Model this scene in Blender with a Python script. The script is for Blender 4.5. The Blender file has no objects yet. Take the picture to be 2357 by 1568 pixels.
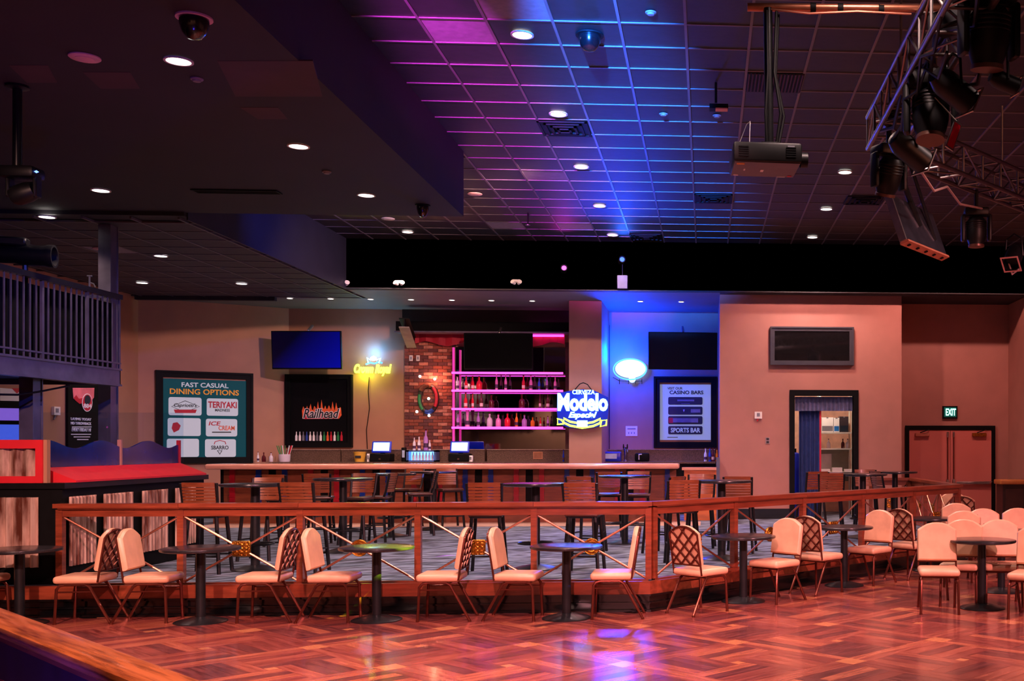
import bpy, bmesh, math, random
from mathutils import Vector, Matrix
random.seed(7)
sc = bpy.context.scene
COL = sc.collection
R = math.radians

# ---------------------------------------------------------------- camera
F, CU, CV, EYE = 2500.0, 1788.0, 1026.0, 1.75          # focal length and principal point in photo pixels, eye height
AL = math.atan(0.0652); CA, SA = math.cos(AL), math.sin(AL)
cd = bpy.data.cameras.new('camera'); cam = bpy.data.objects.new('camera', cd); COL.objects.link(cam)
cam.location = (0, 0, EYE); cam.rotation_euler = (R(90), 0, -AL)
cd.sensor_fit = 'HORIZONTAL'; cd.sensor_width = 36; cd.lens = 36 * F / 2357
cd.shift_x = (1178.5 - CU) / 2357; cd.shift_y = (CV - 784) / 2357
cd.clip_start = .05; cd.clip_end = 200
sc.camera = cam

# ---------------------------------------------------------------- world, exposure
w = bpy.data.worlds.new('world'); sc.world = w; w.use_nodes = True
w.node_tree.nodes['Background'].inputs[0].default_value = (.02, .018, .025, 1)
w.node_tree.nodes['Background'].inputs[1].default_value = .4
sc.view_settings.view_transform = 'Standard'; sc.view_settings.look = 'None'
sc.view_settings.exposure = 0.0; sc.view_settings.gamma = 1
sc.view_settings.use_curve_mapping = False

def lamp(name, kind, loc, col, power, target=None, size=.1, angle=90, blend=.5, size_y=None):
    l = bpy.data.lights.new(name, kind); o = bpy.data.objects.new(name, l); COL.objects.link(o)
    o.location = loc; l.color = col; l.energy = power
    if kind == 'SPOT':
        l.spot_size = R(angle); l.spot_blend = blend; l.shadow_soft_size = size
    elif kind == 'AREA':
        l.size = size
        if size_y: l.shape = 'RECTANGLE'; l.size_y = size_y
    else:
        l.shadow_soft_size = size
    if target is not None:
        o.rotation_euler = (Vector(target) - Vector(loc)).to_track_quat('-Z', 'Y').to_euler()
    return o
# unseen spots without fixtures: salmon stage wash, added fills and coloured washes
WASH = (1.0, .35, .39)
lamp('stage_wash_lamp', 'SPOT', (5.9, 4.0, 5.0), WASH, 4600, (1.9, 12.8, .3), .12, 48, .9)
lamp('stage_wash_lamp', 'SPOT', (-1.0, 2.6, 5.0), WASH, 3700, (-2.2, 10.6, .2), .12, 58, .9)
lamp('stage_wash_lamp', 'SPOT', (5.6, 9.0, 5.2), WASH, 700, (3.4, 15.5, .5), .12, 56, .9)
lamp('stage_wash_lamp', 'SPOT', (-2.4, 6.6, 5.4), (1, .55, .48), 1000, (-2.2, 10.0, 0), .12, 80, .9)
lamp('stage_wash_lamp', 'SPOT', (-5.0, 4.0, 4.5), (1, .5, .42), 2900, (-7.0, 11.8, .8), .12, 50, .9)
lamp('stage_wash_lamp', 'SPOT', (-2.0, 14.8, 5.5), (1, .55, .45), 1900, (-8.4, 23.5, 2.0), .12, 60, .9)  # added fill for the tan walls beyond the bar end
for (xx, pw, cc) in ((2.1, 330, (1, .45, .4)), (5.1, 330, (1, .44, .38)), (-2.4, 110, (1, .6, .52)), (-5.2, 330, (1, .58, .47))): lamp('fascia_wash_lamp', 'SPOT', (xx, 19.45, 5.6), cc, pw, (xx + .2, 21.9, 1.4), .05, 120, .5)  # added row without fixtures, throws the soffit shadow line on the walls
lamp('stage_wash_lamp', 'SPOT', (5.4, 6.5, 3.9), (1, .3, .16), 350, (2.4, 10.8, 4.6), .1, 60, .9)
lamp('stage_wash_lamp', 'SPOT', (-1.4, 3.4, 5.5), (1, .6, .5), 1500, (-2.4, 4.0, 1.0), .1, 90, .8)  # added spot to brighten the near handrail
for xx in (-6.5, -2.5, 2.0): lamp('rear_lamp', 'SPOT', (xx, -2.2, 4.7), (1, .72, .6), 420, (xx, -3.0, 0), .1, 130, .6)  # unseen, added to light the rear wall that the bar mirror shows
lamp('blue_side_lamp', 'SPOT', (-3.7, 9.6, 4.6), (.03, .09, 1), 1000, (-7.6, 13.4, 3.0), .05, 40, .9)
lamp('blue_side_lamp', 'SPOT', (-3.9, 15.2, 5.4), (.03, .09, 1), 500, (-6.8, 18.4, 5.0), .05, 60, .9)
lamp('blue_foot_lamp', 'SPOT', (-1.7, 2.5, .25), (.05, .03, 1), 420, (-2.35, 4.05, .95), .03, 42, .8)
# colour beams onto the grid ceiling from unseen lamps added off the truss
lamp('blue_beam_lamp', 'SPOT', (-1.1, 4.6, 4.85), (.02, .17, 1), 62000, (-.85, 17.5, 6.2), .05, 17.5, 1)
lamp('magenta_beam_lamp', 'SPOT', (-2.7, 4.6, 4.85), (.75, .04, .8), 22000, (-2.25, 16.0, 5.95), .05, 15, 1)

# ---------------------------------------------------------------- helpers: photo pixel -> place in the room
def P(u, v, zc):
    k = (u - CU) / F; xc = k * zc
    return Vector((xc * CA + zc * SA, zc * CA - xc * SA, EYE + (CV - v) / F * zc))
def onY(u, v, Y):
    k = (u - CU) / F
    return P(u, v, Y / (CA - k * SA))
def onX(u, v, X):
    k = (u - CU) / F
    return P(u, v, X / (k * CA + SA))
def onZ(u, v, Z):
    return P(u, v, (EYE - Z) * F / (v - CV))

def L(r, g, b, a=1):
    f = lambda c: (c / 255 / 12.92) if c <= 10 else ((c / 255 + .055) / 1.055) ** 2.4
    return (f(r), f(g), f(b), a)

MATS = {}
def mat(name, col, rough=.5, metal=0.0, var=.15, scale=6, stretch=(1, 1, 1), rot=(0, 0, 0), bump=0, emit=None, es=0,
        coat=0, trans=0, world=False, detail=3, col2=None, spec=.5, rvar=0, alpha=1, ramp=(.32, .68)):
    if name in MATS: return MATS[name]
    m = bpy.data.materials.new(name); m.use_nodes = True; MATS[name] = m
    nt = m.node_tree; b = nt.nodes['Principled BSDF']
    b.inputs['Roughness'].default_value = rough; b.inputs['Metallic'].default_value = metal
    b.inputs['Coat Weight'].default_value = coat; b.inputs['Transmission Weight'].default_value = trans
    b.inputs['Coat Roughness'].default_value = .12
    b.inputs['Specular IOR Level'].default_value = spec
    b.inputs['Alpha'].default_value = alpha
    if emit is not None:
        b.inputs['Emission Color'].default_value = emit; b.inputs['Emission Strength'].default_value = es
    if world:
        g = nt.nodes.new('ShaderNodeNewGeometry'); src = g.outputs['Position']
    else:
        g = nt.nodes.new('ShaderNodeTexCoord'); src = g.outputs['Object']
    mp = nt.nodes.new('ShaderNodeMapping'); mp.inputs['Rotation'].default_value = rot
    if any(rot): mp.vector_type = 'TEXTURE'
    mp.inputs['Scale'].default_value = [1 / s_ for s_ in stretch] if any(rot) else stretch
    if not world:
        oi = nt.nodes.new('ShaderNodeObjectInfo'); ad = nt.nodes.new('ShaderNodeVectorMath'); ad.operation = 'ADD'
        cmb = nt.nodes.new('ShaderNodeMath'); cmb.operation = 'MULTIPLY'; cmb.inputs[1].default_value = 37.0
        nt.links.new(oi.outputs['Random'], cmb.inputs[0]); nt.links.new(src, ad.inputs[0]); nt.links.new(cmb.outputs[0], ad.inputs[1])
        src = ad.outputs[0]
    nt.links.new(src, mp.inputs['Vector'])
    n = nt.nodes.new('ShaderNodeTexNoise'); n.inputs['Scale'].default_value = scale; n.inputs['Detail'].default_value = detail
    nt.links.new(mp.outputs[0], n.inputs['Vector'])
    rp = nt.nodes.new('ShaderNodeValToRGB')
    lo = [c * (1 - var) for c in col[:3]] + [1]; hi = list(col2) if col2 else [min(1, c * (1 + var)) for c in col[:3]] + [1]
    rp.color_ramp.elements[0].position = ramp[0]; rp.color_ramp.elements[1].position = ramp[1]
    rp.color_ramp.elements[0].color = lo; rp.color_ramp.elements[1].color = hi
    nt.links.new(n.outputs['Fac'], rp.inputs['Fac']); nt.links.new(rp.outputs[0], b.inputs['Base Color'])
    if rvar:
        mr = nt.nodes.new('ShaderNodeMapRange'); mr.inputs['To Min'].default_value = max(0, rough - rvar); mr.inputs['To Max'].default_value = rough + rvar
        nt.links.new(n.outputs['Fac'], mr.inputs['Value']); nt.links.new(mr.outputs[0], b.inputs['Roughness'])
    if bump:
        bp = nt.nodes.new('ShaderNodeBump'); bp.inputs['Strength'].default_value = bump; bp.inputs['Distance'].default_value = .02
        nt.links.new(n.outputs['Fac'], bp.inputs['Height']); nt.links.new(bp.outputs[0], b.inputs['Normal'])
    return m
def glow(name, col, es, base=(.05, .05, .05, 1)):
    return mat(name, base, .4, emit=(*col[:3], 1), es=es)
def thin_glass(name, tint=(.9, .95, 1, 1), refl=.12):
    if name in MATS: return MATS[name]
    m = bpy.data.materials.new(name); m.use_nodes = True; MATS[name] = m; nt = m.node_tree
    nt.nodes.remove(nt.nodes['Principled BSDF'])
    t = nt.nodes.new('ShaderNodeBsdfTransparent'); t.inputs[0].default_value = tint
    g = nt.nodes.new('ShaderNodeBsdfGlossy'); g.inputs['Roughness'].default_value = .02
    f = nt.nodes.new('ShaderNodeFresnel'); f.inputs[0].default_value = 1.45
    ns = nt.nodes.new('ShaderNodeTexNoise'); ns.inputs['Scale'].default_value = 3
    ge = nt.nodes.new('ShaderNodeNewGeometry'); io = nt.nodes.new('ShaderNodeMapRange'); io.inputs['To Min'].default_value = 1.45; io.inputs['To Max'].default_value = 1 / 1.45
    nt.links.new(ge.outputs['Backfacing'], io.inputs['Value']); nt.links.new(io.outputs[0], f.inputs[0])
    ad = nt.nodes.new('ShaderNodeMath'); ad.operation = 'MULTIPLY_ADD'; ad.inputs[1].default_value = .03
    nt.links.new(ns.outputs[0], ad.inputs[0]); nt.links.new(f.outputs[0], ad.inputs[2])
    mx = nt.nodes.new('ShaderNodeMixShader'); nt.links.new(ad.outputs[0], mx.inputs[0])
    nt.links.new(t.outputs[0], mx.inputs[1]); nt.links.new(g.outputs[0], mx.inputs[2])
    nt.links.new(mx.outputs[0], nt.nodes['Material Output'].inputs[0])
    return m

KIDS = {}
def setp(o, parent):
    o.parent = parent
    if parent is not None: KIDS.setdefault(parent.name, []).append(o)
    return o

class MB:
    def __init__(s): s.v, s.f, s.m = [], [], []
    def add(s, vs, fs, mi=0, M=None):
        o = len(s.v)
        s.v += [tuple(M @ Vector(p)) if M else tuple(p) for p in vs]
        s.f += [tuple(i + o for i in f) for f in fs]; s.m += [mi] * len(fs); return s
    def b2(s, lo, hi, mi=0, M=None):
        (a, b, c), (d, e, f) = lo, hi
        return s.add([(a, b, c), (d, b, c), (d, e, c), (a, e, c), (a, b, f), (d, b, f), (d, e, f), (a, e, f)],
                     [(0, 3, 2, 1), (4, 5, 6, 7), (0, 1, 5, 4), (1, 2, 6, 5), (2, 3, 7, 6), (3, 0, 4, 7)], mi, M)
    def box(s, c, d, mi=0, M=None):
        return s.b2([c[i] - d[i] / 2 for i in range(3)], [c[i] + d[i] / 2 for i in range(3)], mi, M)
    def rbox(s, c, d, r, seg=2, mi=0, M=None):
        bm = bmesh.new(); bmesh.ops.create_cube(bm, size=1)
        for v in bm.verts: v.co = Vector((v.co.x * d[0], v.co.y * d[1], v.co.z * d[2])) + Vector(c)
        bmesh.ops.bevel(bm, geom=bm.edges[:], offset=r, segments=seg, profile=.5, affect='EDGES')
        bm.verts.index_update()
        s.add([v.co.copy() for v in bm.verts], [[v.index for v in f.verts] for f in bm.faces], mi, M); bm.free(); return s
    def tube(s, pts, r, n=8, closed=False, mi=0, M=None):
        pts = [Vector(p) for p in pts]; N = len(pts); rs = r if isinstance(r, (list, tuple)) else [r] * N
        vs, fs, ref = [], [], None
        for i, p in enumerate(pts):
            if closed: t = pts[(i + 1) % N] - pts[i - 1]
            elif i == 0: t = pts[1] - p
            elif i == N - 1: t = p - pts[i - 1]
            else: t = (pts[i + 1] - p).normalized() + (p - pts[i - 1]).normalized()
            t.normalize()
            if ref is None: ref = Vector((0, 0, 1)) if abs(t.z) < .9 else Vector((1, 0, 0))
            a = ref - t * ref.dot(t); a.normalize(); ref = a; b = t.cross(a)
            for j in range(n):
                q = 2 * math.pi * j / n
                vs.append(p + (a * math.cos(q) + b * math.sin(q)) * rs[i])
        m = N if closed else N - 1
        for i in range(m):
            for j in range(n):
                k = (i + 1) % N
                fs.append((i * n + j, i * n + (j + 1) % n, k * n + (j + 1) % n, k * n + j))
        if not closed: fs += [tuple(range(n - 1, -1, -1)), tuple((N - 1) * n + j for j in range(n))]
        return s.add(vs, fs, mi, M)
    def lathe(s, prof, n=16, mi=0, M=None):
        vs, fs = [], []
        for (r, z) in prof:
            for j in range(n):
                q = 2 * math.pi * j / n; vs.append((r * math.cos(q), r * math.sin(q), z))
        for i in range(len(prof) - 1):
            for j in range(n):
                fs.append((i * n + j, i * n + (j + 1) % n, (i + 1) * n + (j + 1) % n, (i + 1) * n + j))
        if prof[0][0] > 1e-5: fs.append(tuple(range(n - 1, -1, -1)))
        if prof[-1][0] > 1e-5: fs.append(tuple((len(prof) - 1) * n + j for j in range(n)))
        return s.add(vs, fs, mi, M)
    def prism(s, poly, h0, h1, mi=0, M=None):          # polygon in local xy, extruded in z
        n = len(poly)
        vs = [(x, y, h0) for x, y in poly] + [(x, y, h1) for x, y in poly]
        fs = [tuple(range(n - 1, -1, -1)), tuple(range(n, 2 * n))] + [(i, (i + 1) % n, n + (i + 1) % n, n + i) for i in range(n)]
        return s.add(vs, fs, mi, M)
    def mesh(s, name, mats):
        me = bpy.data.meshes.new(name); me.from_pydata(s.v, [], s.f); me.validate()
        for m in (mats if isinstance(mats, (list, tuple)) else [mats]): me.materials.append(m)
        if len(s.m) == len(me.polygons): me.polygons.foreach_set('material_index', s.m)
        bm = bmesh.new(); bm.from_mesh(me); bmesh.ops.recalc_face_normals(bm, faces=bm.faces[:]); bm.to_mesh(me); bm.free()
        me.polygons.foreach_set('use_smooth', [True] * len(me.polygons)); me.set_sharp_from_angle(angle=R(38))
        return me
    def build(s, name, mats, parent=None):
        o = bpy.data.objects.new(name, s.mesh(name, mats)); COL.objects.link(o); return setp(o, parent)

def tag(o, label, cat=None, group=None, kind=None):
    if label: o['label'] = label
    if cat: o['category'] = cat
    if group: o['group'] = group
    if kind: o['kind'] = kind
    return o
def thing(name, label, cat, loc=(0, 0, 0), rz=0, group=None):
    o = bpy.data.objects.new(name, None); COL.objects.link(o); o.location = loc; o.rotation_euler = (0, 0, rz)
    o.empty_display_size = .1
    return tag(o, label, cat, group)
def struct(name, mb, m, label=None, parent=None):
    o = mb.build(name, m, parent); 
    if parent is None: tag(o, label, None, None, 'structure')
    return o
def copy_tree(o, parent=None):                      # a thing with its parts and sub-parts
    c = o.copy(); COL.objects.link(c); setp(c, parent)
    for ch in KIDS.get(o.name, []): copy_tree(ch, c)
    return c
def text(parent, s, x, z, h, m, width=None, y=-.012, shear=0, bold=0, depth=.004, align='CENTER', name='lettering', outline=0, rot=0):
    cu = bpy.data.curves.new('t', 'FONT'); cu.body = s; cu.size = 1; cu.shear = shear; cu.offset = bold
    cu.align_x = 'LEFT'; cu.resolution_u = 3
    if outline: cu.fill_mode = 'NONE'; cu.bevel_depth = outline; cu.bevel_resolution = 1
    else: cu.extrude = depth
    ob = bpy.data.objects.new('t', cu); me = bpy.data.meshes.new_from_object(ob)
    bpy.data.objects.remove(ob); bpy.data.curves.remove(cu)
    xs = [v.co.x for v in me.vertices]; ys = [v.co.y for v in me.vertices]
    x0, x1, y0, y1 = min(xs), max(xs), min(ys), max(ys)
    sy = h / (y1 - y0); sx = (width / (x1 - x0)) if width else sy
    cx = {'CENTER': (x0 + x1) / 2, 'LEFT': x0, 'RIGHT': x1}[align]
    for v in me.vertices:
        a, b = (v.co.x - cx) * sx, (v.co.y - (y0 + y1) / 2) * sy
        if rot: a, b = a * math.cos(rot) - b * math.sin(rot), a * math.sin(rot) + b * math.cos(rot)
        v.co = (x + a, y - v.co.z * (sy if outline else 1), z + b)
    me.materials.clear(); me.materials.append(m); me.name = name
    o = bpy.data.objects.new(name, me); COL.objects.link(o); return setp(o, parent)
def plate(parent, name, x, z, wd, ht, m, y=0, t=.01, r=0):       # flat board facing -y in a sign's own frame
    mb = MB()
    if r:
        pts = []
        for cx, cz, a0 in ((wd / 2 - r, ht / 2 - r, 0), (-wd / 2 + r, ht / 2 - r, 90), (-wd / 2 + r, -ht / 2 + r, 180), (wd / 2 - r, -ht / 2 + r, 270)):
            pts += [(cx + r * math.cos(R(a0 + q)), cz + r * math.sin(R(a0 + q))) for q in (0, 30, 60, 90)]
        mb.prism(pts, 0, t, M=Matrix.Translation((x, y, z)) @ Matrix.Rotation(R(90), 4, 'X'))
    else: mb.b2((x - wd / 2, y - t, z - ht / 2), (x + wd / 2, y, z + ht / 2))
    return mb.build(name, m, parent)

# ---------------------------------------------------------------- materials
M_TAN = mat('tan_wall_paint', L(172, 122, 97), .62, var=.06, scale=2.5, bump=.05)
M_PINKW = mat('rose_tan_wall_paint', L(166, 113, 100), .6, var=.06, scale=2.5, bump=.06)
M_BLACKP = mat('black_ceiling_paint', L(34, 32, 37), .75, var=.2, scale=3, bump=.05)
M_SLAB = mat('charcoal_ceiling_paint', L(36, 31, 36), .8, var=.14, scale=1.2)
M_PATCH = mat('maroon_repaint', L(66, 44, 48), .8, var=.1, scale=3)
M_BARC = mat('grey_ceiling_paint', L(104, 102, 106), .7, var=.06, scale=2)
M_TILE = mat('black_ceiling_tile', L(26, 22, 27), .55, var=.25, scale=9, bump=.12)
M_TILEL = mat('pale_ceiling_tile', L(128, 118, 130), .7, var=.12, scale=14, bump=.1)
M_RUN = mat('grey_tee_bar', L(98, 90, 98), .4, 0, var=.12, scale=3)
M_RUND = mat('dull_tee_bar', L(88, 80, 86), .5, .2, var=.12, scale=3)
M_WHITE = mat('white_plastic', L(225, 220, 214), .5, var=.04)
M_BLK = mat('black_frame', L(10, 10, 12), .6, var=.2, scale=10, spec=.12)
M_BLKM = mat('black_metal', L(24, 24, 27), .32, .4, var=.2, scale=10)
M_GLOSSBLK = mat('gloss_black_lacquer', L(8, 9, 11), .16, var=.2, scale=4, coat=.6)
M_STAGE = mat('black_fixture_shell', L(8, 8, 10), .45, 0, var=.25, scale=12, spec=.28)
M_STEEL = mat('brushed_steel', L(175, 172, 170), .28, .9, var=.12, scale=14)
M_TRUSS = mat('aluminium_truss', L(128, 120, 118), .36, .95, var=.12, scale=14)
M_CHROME = mat('chrome', L(215, 213, 212), .12, 1, var=.04)
M_BRASS = mat('brass', L(176, 118, 44), .3, .95, var=.35, scale=40, bump=.4)
M_RAILW = mat('cherry_wood', L(128, 58, 36), .3, var=.28, scale=5, stretch=(1, 1, 8), coat=.35, detail=5)
M_RAILWX = mat('cherry_wood_long', L(128, 58, 36), .28, var=.28, scale=3, stretch=(1, 8, 8), coat=.35, detail=5)
M_ROD = mat('copper_rod', L(196, 128, 104), .3, .85, var=.08)
M_CHAIRF = mat('copper_bronze_tube', L(108, 52, 40), .3, .75, var=.12, scale=12)
M_VINYL = mat('tan_vinyl', L(214, 162, 128), .38, var=.09, scale=7, bump=.04)
M_TBL = mat('black_table_laminate', L(34, 33, 36), .24, var=.25, scale=5, spec=.6)
M_TBASE = mat('black_cast_iron', L(27, 28, 31), .33, .25, var=.2, scale=8)
M_SLATW = mat('amber_wood_slat', L(122, 62, 34), .35, var=.22, scale=7, stretch=(6, 1, 6), coat=.2)
M_SEATW = mat('dark_wood_seat', L(72, 40, 30), .3, var=.2, scale=6, coat=.3)
M_BARW = mat('bar_front_wood', L(116, 56, 30), .4, var=.25, scale=4, stretch=(1, 1, 6), coat=.2)
M_BARTOP = mat('bar_top_wood', L(206, 146, 126), .22, var=.15, scale=3, stretch=(1, 8, 8), coat=.5)
M_GRAN = mat('brown_granite', L(92, 72, 60), .3, var=.45, scale=45, detail=4)
M_RED = mat('red_paint', L(206, 30, 44), .45, var=.06)
M_BLUEP = mat('blue_acrylic', L(3, 30, 104), .1, var=.4, scale=3, coat=.5)
M_MIRROR = mat('mirror_glass', L(190, 190, 192), .03, 1, var=.02)
M_DARKGL = mat('dark_screen_glass', L(5, 6, 8), .3, var=.1, spec=.12)
M_WHITEG = glow('downlight_lens', (1, .93, .86), 8)
M_PAPER = mat('white_print', L(226, 224, 226), .6, var=.03)
M_GLASS = thin_glass('clear_glass')
# ================================================================ THE ROOM
PZ = .31                                   # platform height above the dance floor
HC, LC, SL = 5.66, 4.72, 4.80              # high grid ceiling, bar / side ceiling, painted slab
YB, YP, YR, YF = 24.15, 21.33, 22.5, 21.0  # back wall, rose wall, door recess, fascia
XL, XR = -11.37, 6.35
CORNER, DEND = Vector((-.61, 11.64)), Vector((3.88, 16.55))

# ---- dance floor: diagonal woven parquet (planks and pale squares), pitch measured off the inlay squares
fl = struct('floor', MB().b2((-13.5, -4, -.2), (XR + .3, YB + .4, -.008)), mat('floor_bed', L(70, 28, 22), .5, world=True), 'red brown parquet dance floor with pale square inlays')
PLANKM = []
for d, ang in ((0, 45), (1, -45)):
    for i, (c, c2) in enumerate(((L(102, 42, 40), L(146, 70, 62)), (L(126, 54, 46), L(168, 88, 72)), (L(76, 33, 36), L(122, 60, 58)), (L(144, 68, 52), L(182, 102, 78)))):
        PLANKM.append(mat('parquet_%s_%s' % ('ab'[d], 'abcd'[i]), c, .26, var=.12, col2=c2, scale=1.0, stretch=(3, 24, 1), rot=(0, 0, R(ang)),
                          world=True, coat=.22, detail=5, bump=.02))
M_INLAY = mat('parquet_maple_inlay', L(196, 120, 82), .24, var=.12, world=True, scale=14, coat=.5)
PLANKM.append(M_INLAY)
C0, PITCH = Vector((.26, 9.675)), .915 * math.sqrt(2)
e1, e2 = Vector((1, 1)) / math.sqrt(2), Vector((-1, 1)) / math.sqrt(2)
BIG, SMALL, GAP = .19, .088, .0025
pieces = []                                # centre (p, q), size (p, q), material
rng = random.Random(3)
for i in range(-12, 13):
    for j in range(-12, 13):
        cx = C0 + e1 * (i * PITCH) + e2 * (j * PITCH)
        if not (-8.5 < cx.x < 8 and 4 < cx.y < 24): continue
        o_p, o_q = i * PITCH, j * PITCH
        pieces.append((o_p, o_q, BIG, BIG, 8))
        ln = PITCH - BIG
        for s in (-.25, .25):
            pieces.append((o_p + PITCH / 2, o_q + s * BIG, ln, BIG / 2, rng.choice((0, 1, 1, 3))))
            pieces.append((o_p + s * BIG, o_q + PITCH / 2, BIG / 2, ln, 4 + rng.choice((0, 1, 0, 3))))
        a, b = (ln + SMALL) / 2, (ln - SMALL) / 2
        mp, mq = o_p + PITCH / 2, o_q + PITCH / 2
        pieces.append((mp, mq, SMALL, SMALL, 8))
        for (px, qx, la, lb, along) in ((mp - ln / 2 + a / 2, mq - ln / 2 + b / 2, a, b, 0), (mp + ln / 2 - b / 2, mq - ln / 2 + a / 2, b, a, 1),
                                        (mp + ln / 2 - a / 2, mq + ln / 2 - b / 2, a, b, 0), (mp - ln / 2 + b / 2, mq + ln / 2 - a / 2, b, a, 1)):
            n = 4
            for t in range(n):
                f = (t + .5) / n - .5
                tone = rng.choice((0, 0, 1, 2, 2, 3) if t else (2, 0, 1))
                if along == 0: pieces.append((px, qx + f * lb, la, lb / n, tone))
                else: pieces.append((px + f * la, qx, la / n, lb, 4 + tone))
vis = []
for (p, q, sp, sq, mi) in pieces:
    c = C0 + e1 * p + e2 * q
    zc = c.y * CA + c.x * SA; xc = c.x * CA - c.y * SA
    if zc < 5: continue
    u, v = CU + F * xc / zc, CV + F * EYE / zc
    onplat = c.y > 11.6 and (c.x < CORNER.x or (c.y - 11.64) / (DEND.y - 11.64) > (c.x - CORNER.x) / (DEND.x - CORNER.x) and c.x < 3.9)
    if c.x > XR - .1 or c.y > YR - .2 or onplat: continue
    if -250 < u < 2600 and v < 1700: vis.append((zc, p, q, sp, sq, mi, -20 < u < 2380 and v < 1580))
vis.sort(key=lambda t: (not t[6], t[0]))
PM = {}
rest = MB()
for n, (zc, p, q, sp, sq, mi, inside) in enumerate(vis):
    c = C0 + e1 * p + e2 * q
    Mx = Matrix.Translation((c.x, c.y, 0)) @ Matrix.Rotation(R(45), 4, 'Z')
    if n < 300 and inside:
        key = (round(sp, 3), round(sq, 3), mi)
        if key not in PM: PM[key] = MB().box((0, 0, -.004), (sp - GAP, sq - GAP, .008)).mesh('plank', PLANKM[mi])
        o = bpy.data.objects.new('plank', PM[key]); COL.objects.link(o); o.matrix_world = Mx; setp(o, fl)
    else: rest.box((0, 0, -.004), (sp - GAP, sq - GAP, .008), mi, Mx)
tag(rest.build('planking', PLANKM, fl), None, kind='stuff')

# ---- platform with carpet, black stepped riser and wood edge
poly = [(-13.3, 11.56), (CORNER.x, 11.56), (DEND.x + .08, DEND.y - .02), (DEND.x + .06, YP), (DEND.x + .06, YB), (-13.3, YB)]
M_CARPET = mat('slate_blue_carpet', L(14, 18, 27), .85, var=.4, col2=L(138, 150, 172), scale=1, stretch=(3.2, 15, 1), rot=(0, 0, R(24)), world=True, detail=6, bump=.3, ramp=(.4, .66))
plat = struct('floor_platform', MB().prism(poly, 0, PZ), M_CARPET, 'raised platform covered in streaked slate blue carpet')
d2 = (DEND - CORNER).normalized(); n2 = Vector((d2.y, -d2.x))
def edge_strip(name, m, off, z0, z1, d0=0.0):
    """a strip that follows the platform's front edge, standing proud by off"""
    a0, a1, a2 = Vector((-13.2, 11.56)), Vector((CORNER.x, 11.56)), Vector((DEND.x + .08, DEND.y - .02))
    nn = Vector((0, -1)); dd = (a2 - a1).normalized(); nd = Vector((dd.y, -dd.x)); mid = (nn + nd).normalized(); mk = 1 / mid.dot(nn)
    mb = MB()
    for (p, q, np_, nq) in ((a0, a1, nn, mid * mk), (a1, a2, mid * mk, nd)):
        pl = [p + np_ * d0, q + nq * d0, q + nq * off, p + np_ * off]
        mb.prism([(x.x, x.y) for x in pl], z0, z1)
    a3 = Vector((DEND.x + .06, 20.0))
    mb.prism([(a2.x + d0, a2.y), (a2.x + off, a2.y), (a3.x + off, a3.y), (a3.x + d0, a3.y)], z0, z1)
    return mb.build(name, m, plat)
edge_strip('edge_board', M_RAILWX, .05, .185, .318)
edge_strip('riser_ledge', M_GLOSSBLK, .07, .165, .185)
edge_strip('riser_panel', M_GLOSSBLK, .035, 0, .165)
edge_strip('riser_ledge', M_GLOSSBLK, .06, .085, .10, .03)
edge_strip('riser_foot', M_GLOSSBLK, .075, 0, .022, .03)
struct('floor_tile_strip', MB().b2((-9, 19.6, PZ), (-.1, 20.62, PZ + .004)), mat('pale_floor_tile', L(196, 160, 142), .35, var=.1, world=True), 'pale floor strip along the foot of the bar')

# ---- walls
def wall(name, lo, hi, m, label): return struct(name, MB().b2(lo, hi), m, label)
wall('wall_back', (-9.1, YB, 0), (.3, YB + .2, 6), M_TAN, 'tan plaster wall behind the bar')
a, b = Vector((XL - .05, 22.55)), Vector((-8.98, YB + .02)); n = Vector(((b - a).y, -(b - a).x)).normalized()
struct('wall_angled', MB().prism([tuple(a), tuple(b), tuple(b - n * .25), tuple(a - n * .25)], 0, 6), M_TAN, 'angled tan wall carrying the dining poster')
wall('wall_left', (XL - .2, -4, 0), (XL, 22.7, 6), M_TAN, 'tan wall beyond the balcony')
wall('wall_right', (XR, -4, 0), (XR + .2, YR + .3, 6), M_PINKW, 'rose tan side wall beside the exit doors')
wall('wall_recess', (3.6, YR, 0), (XR + .1, YR + .2, 6), M_PINKW, 'rose tan wall of the exit recess')
wall('wall_behind', (-13, -4.2, 0), (XR + .3, -4, 6.2), M_TAN, 'tan wall behind the dance floor')
ox0, ox1, oz1 = onY(1829, 1000, YP).x, onY(1964, 1000, YP).x, onY(1900, 911, YP).z
wx0, wx1 = .27, 3.87
struct('wall_front', MB().b2((wx0, YP, 0), (ox0, YP + .18, 6)).b2((ox1, YP, 0), (wx1, YP + .18, 6)).b2((ox0, YP, oz1), (ox1, YP + .18, 6))
       .b2((wx0, YP + .18, 0), (wx0 + .15, YB, 6)).b2((wx1 - .15, YP + .18, 0), (wx1, YR, 6)), M_PINKW, 'rose plaster wall with the curtained doorway')
# pillar between the bar shelves and the sign wall
struct('wall_pillar', MB().b2((-2.79, 22.4, PZ), (-2.13, YB, 5)), M_TAN, 'square tan pillar standing in the back bar')
# baseboards
bb = struct('baseboard_front', MB().b2((wx0, YP - .02, PZ), (ox0 - .1, YP, PZ + .2)), M_GLOSSBLK)
MB().b2((wx0, YP - .035, PZ + .06), (ox0 - .1, YP - .02, PZ + .075)).build('ledge', M_GLOSSBLK, bb)
MB().b2((wx0, YP - .045, PZ), (ox0 - .1, YP - .02, PZ + .02)).build('ledge', M_GLOSSBLK, bb)

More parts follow.
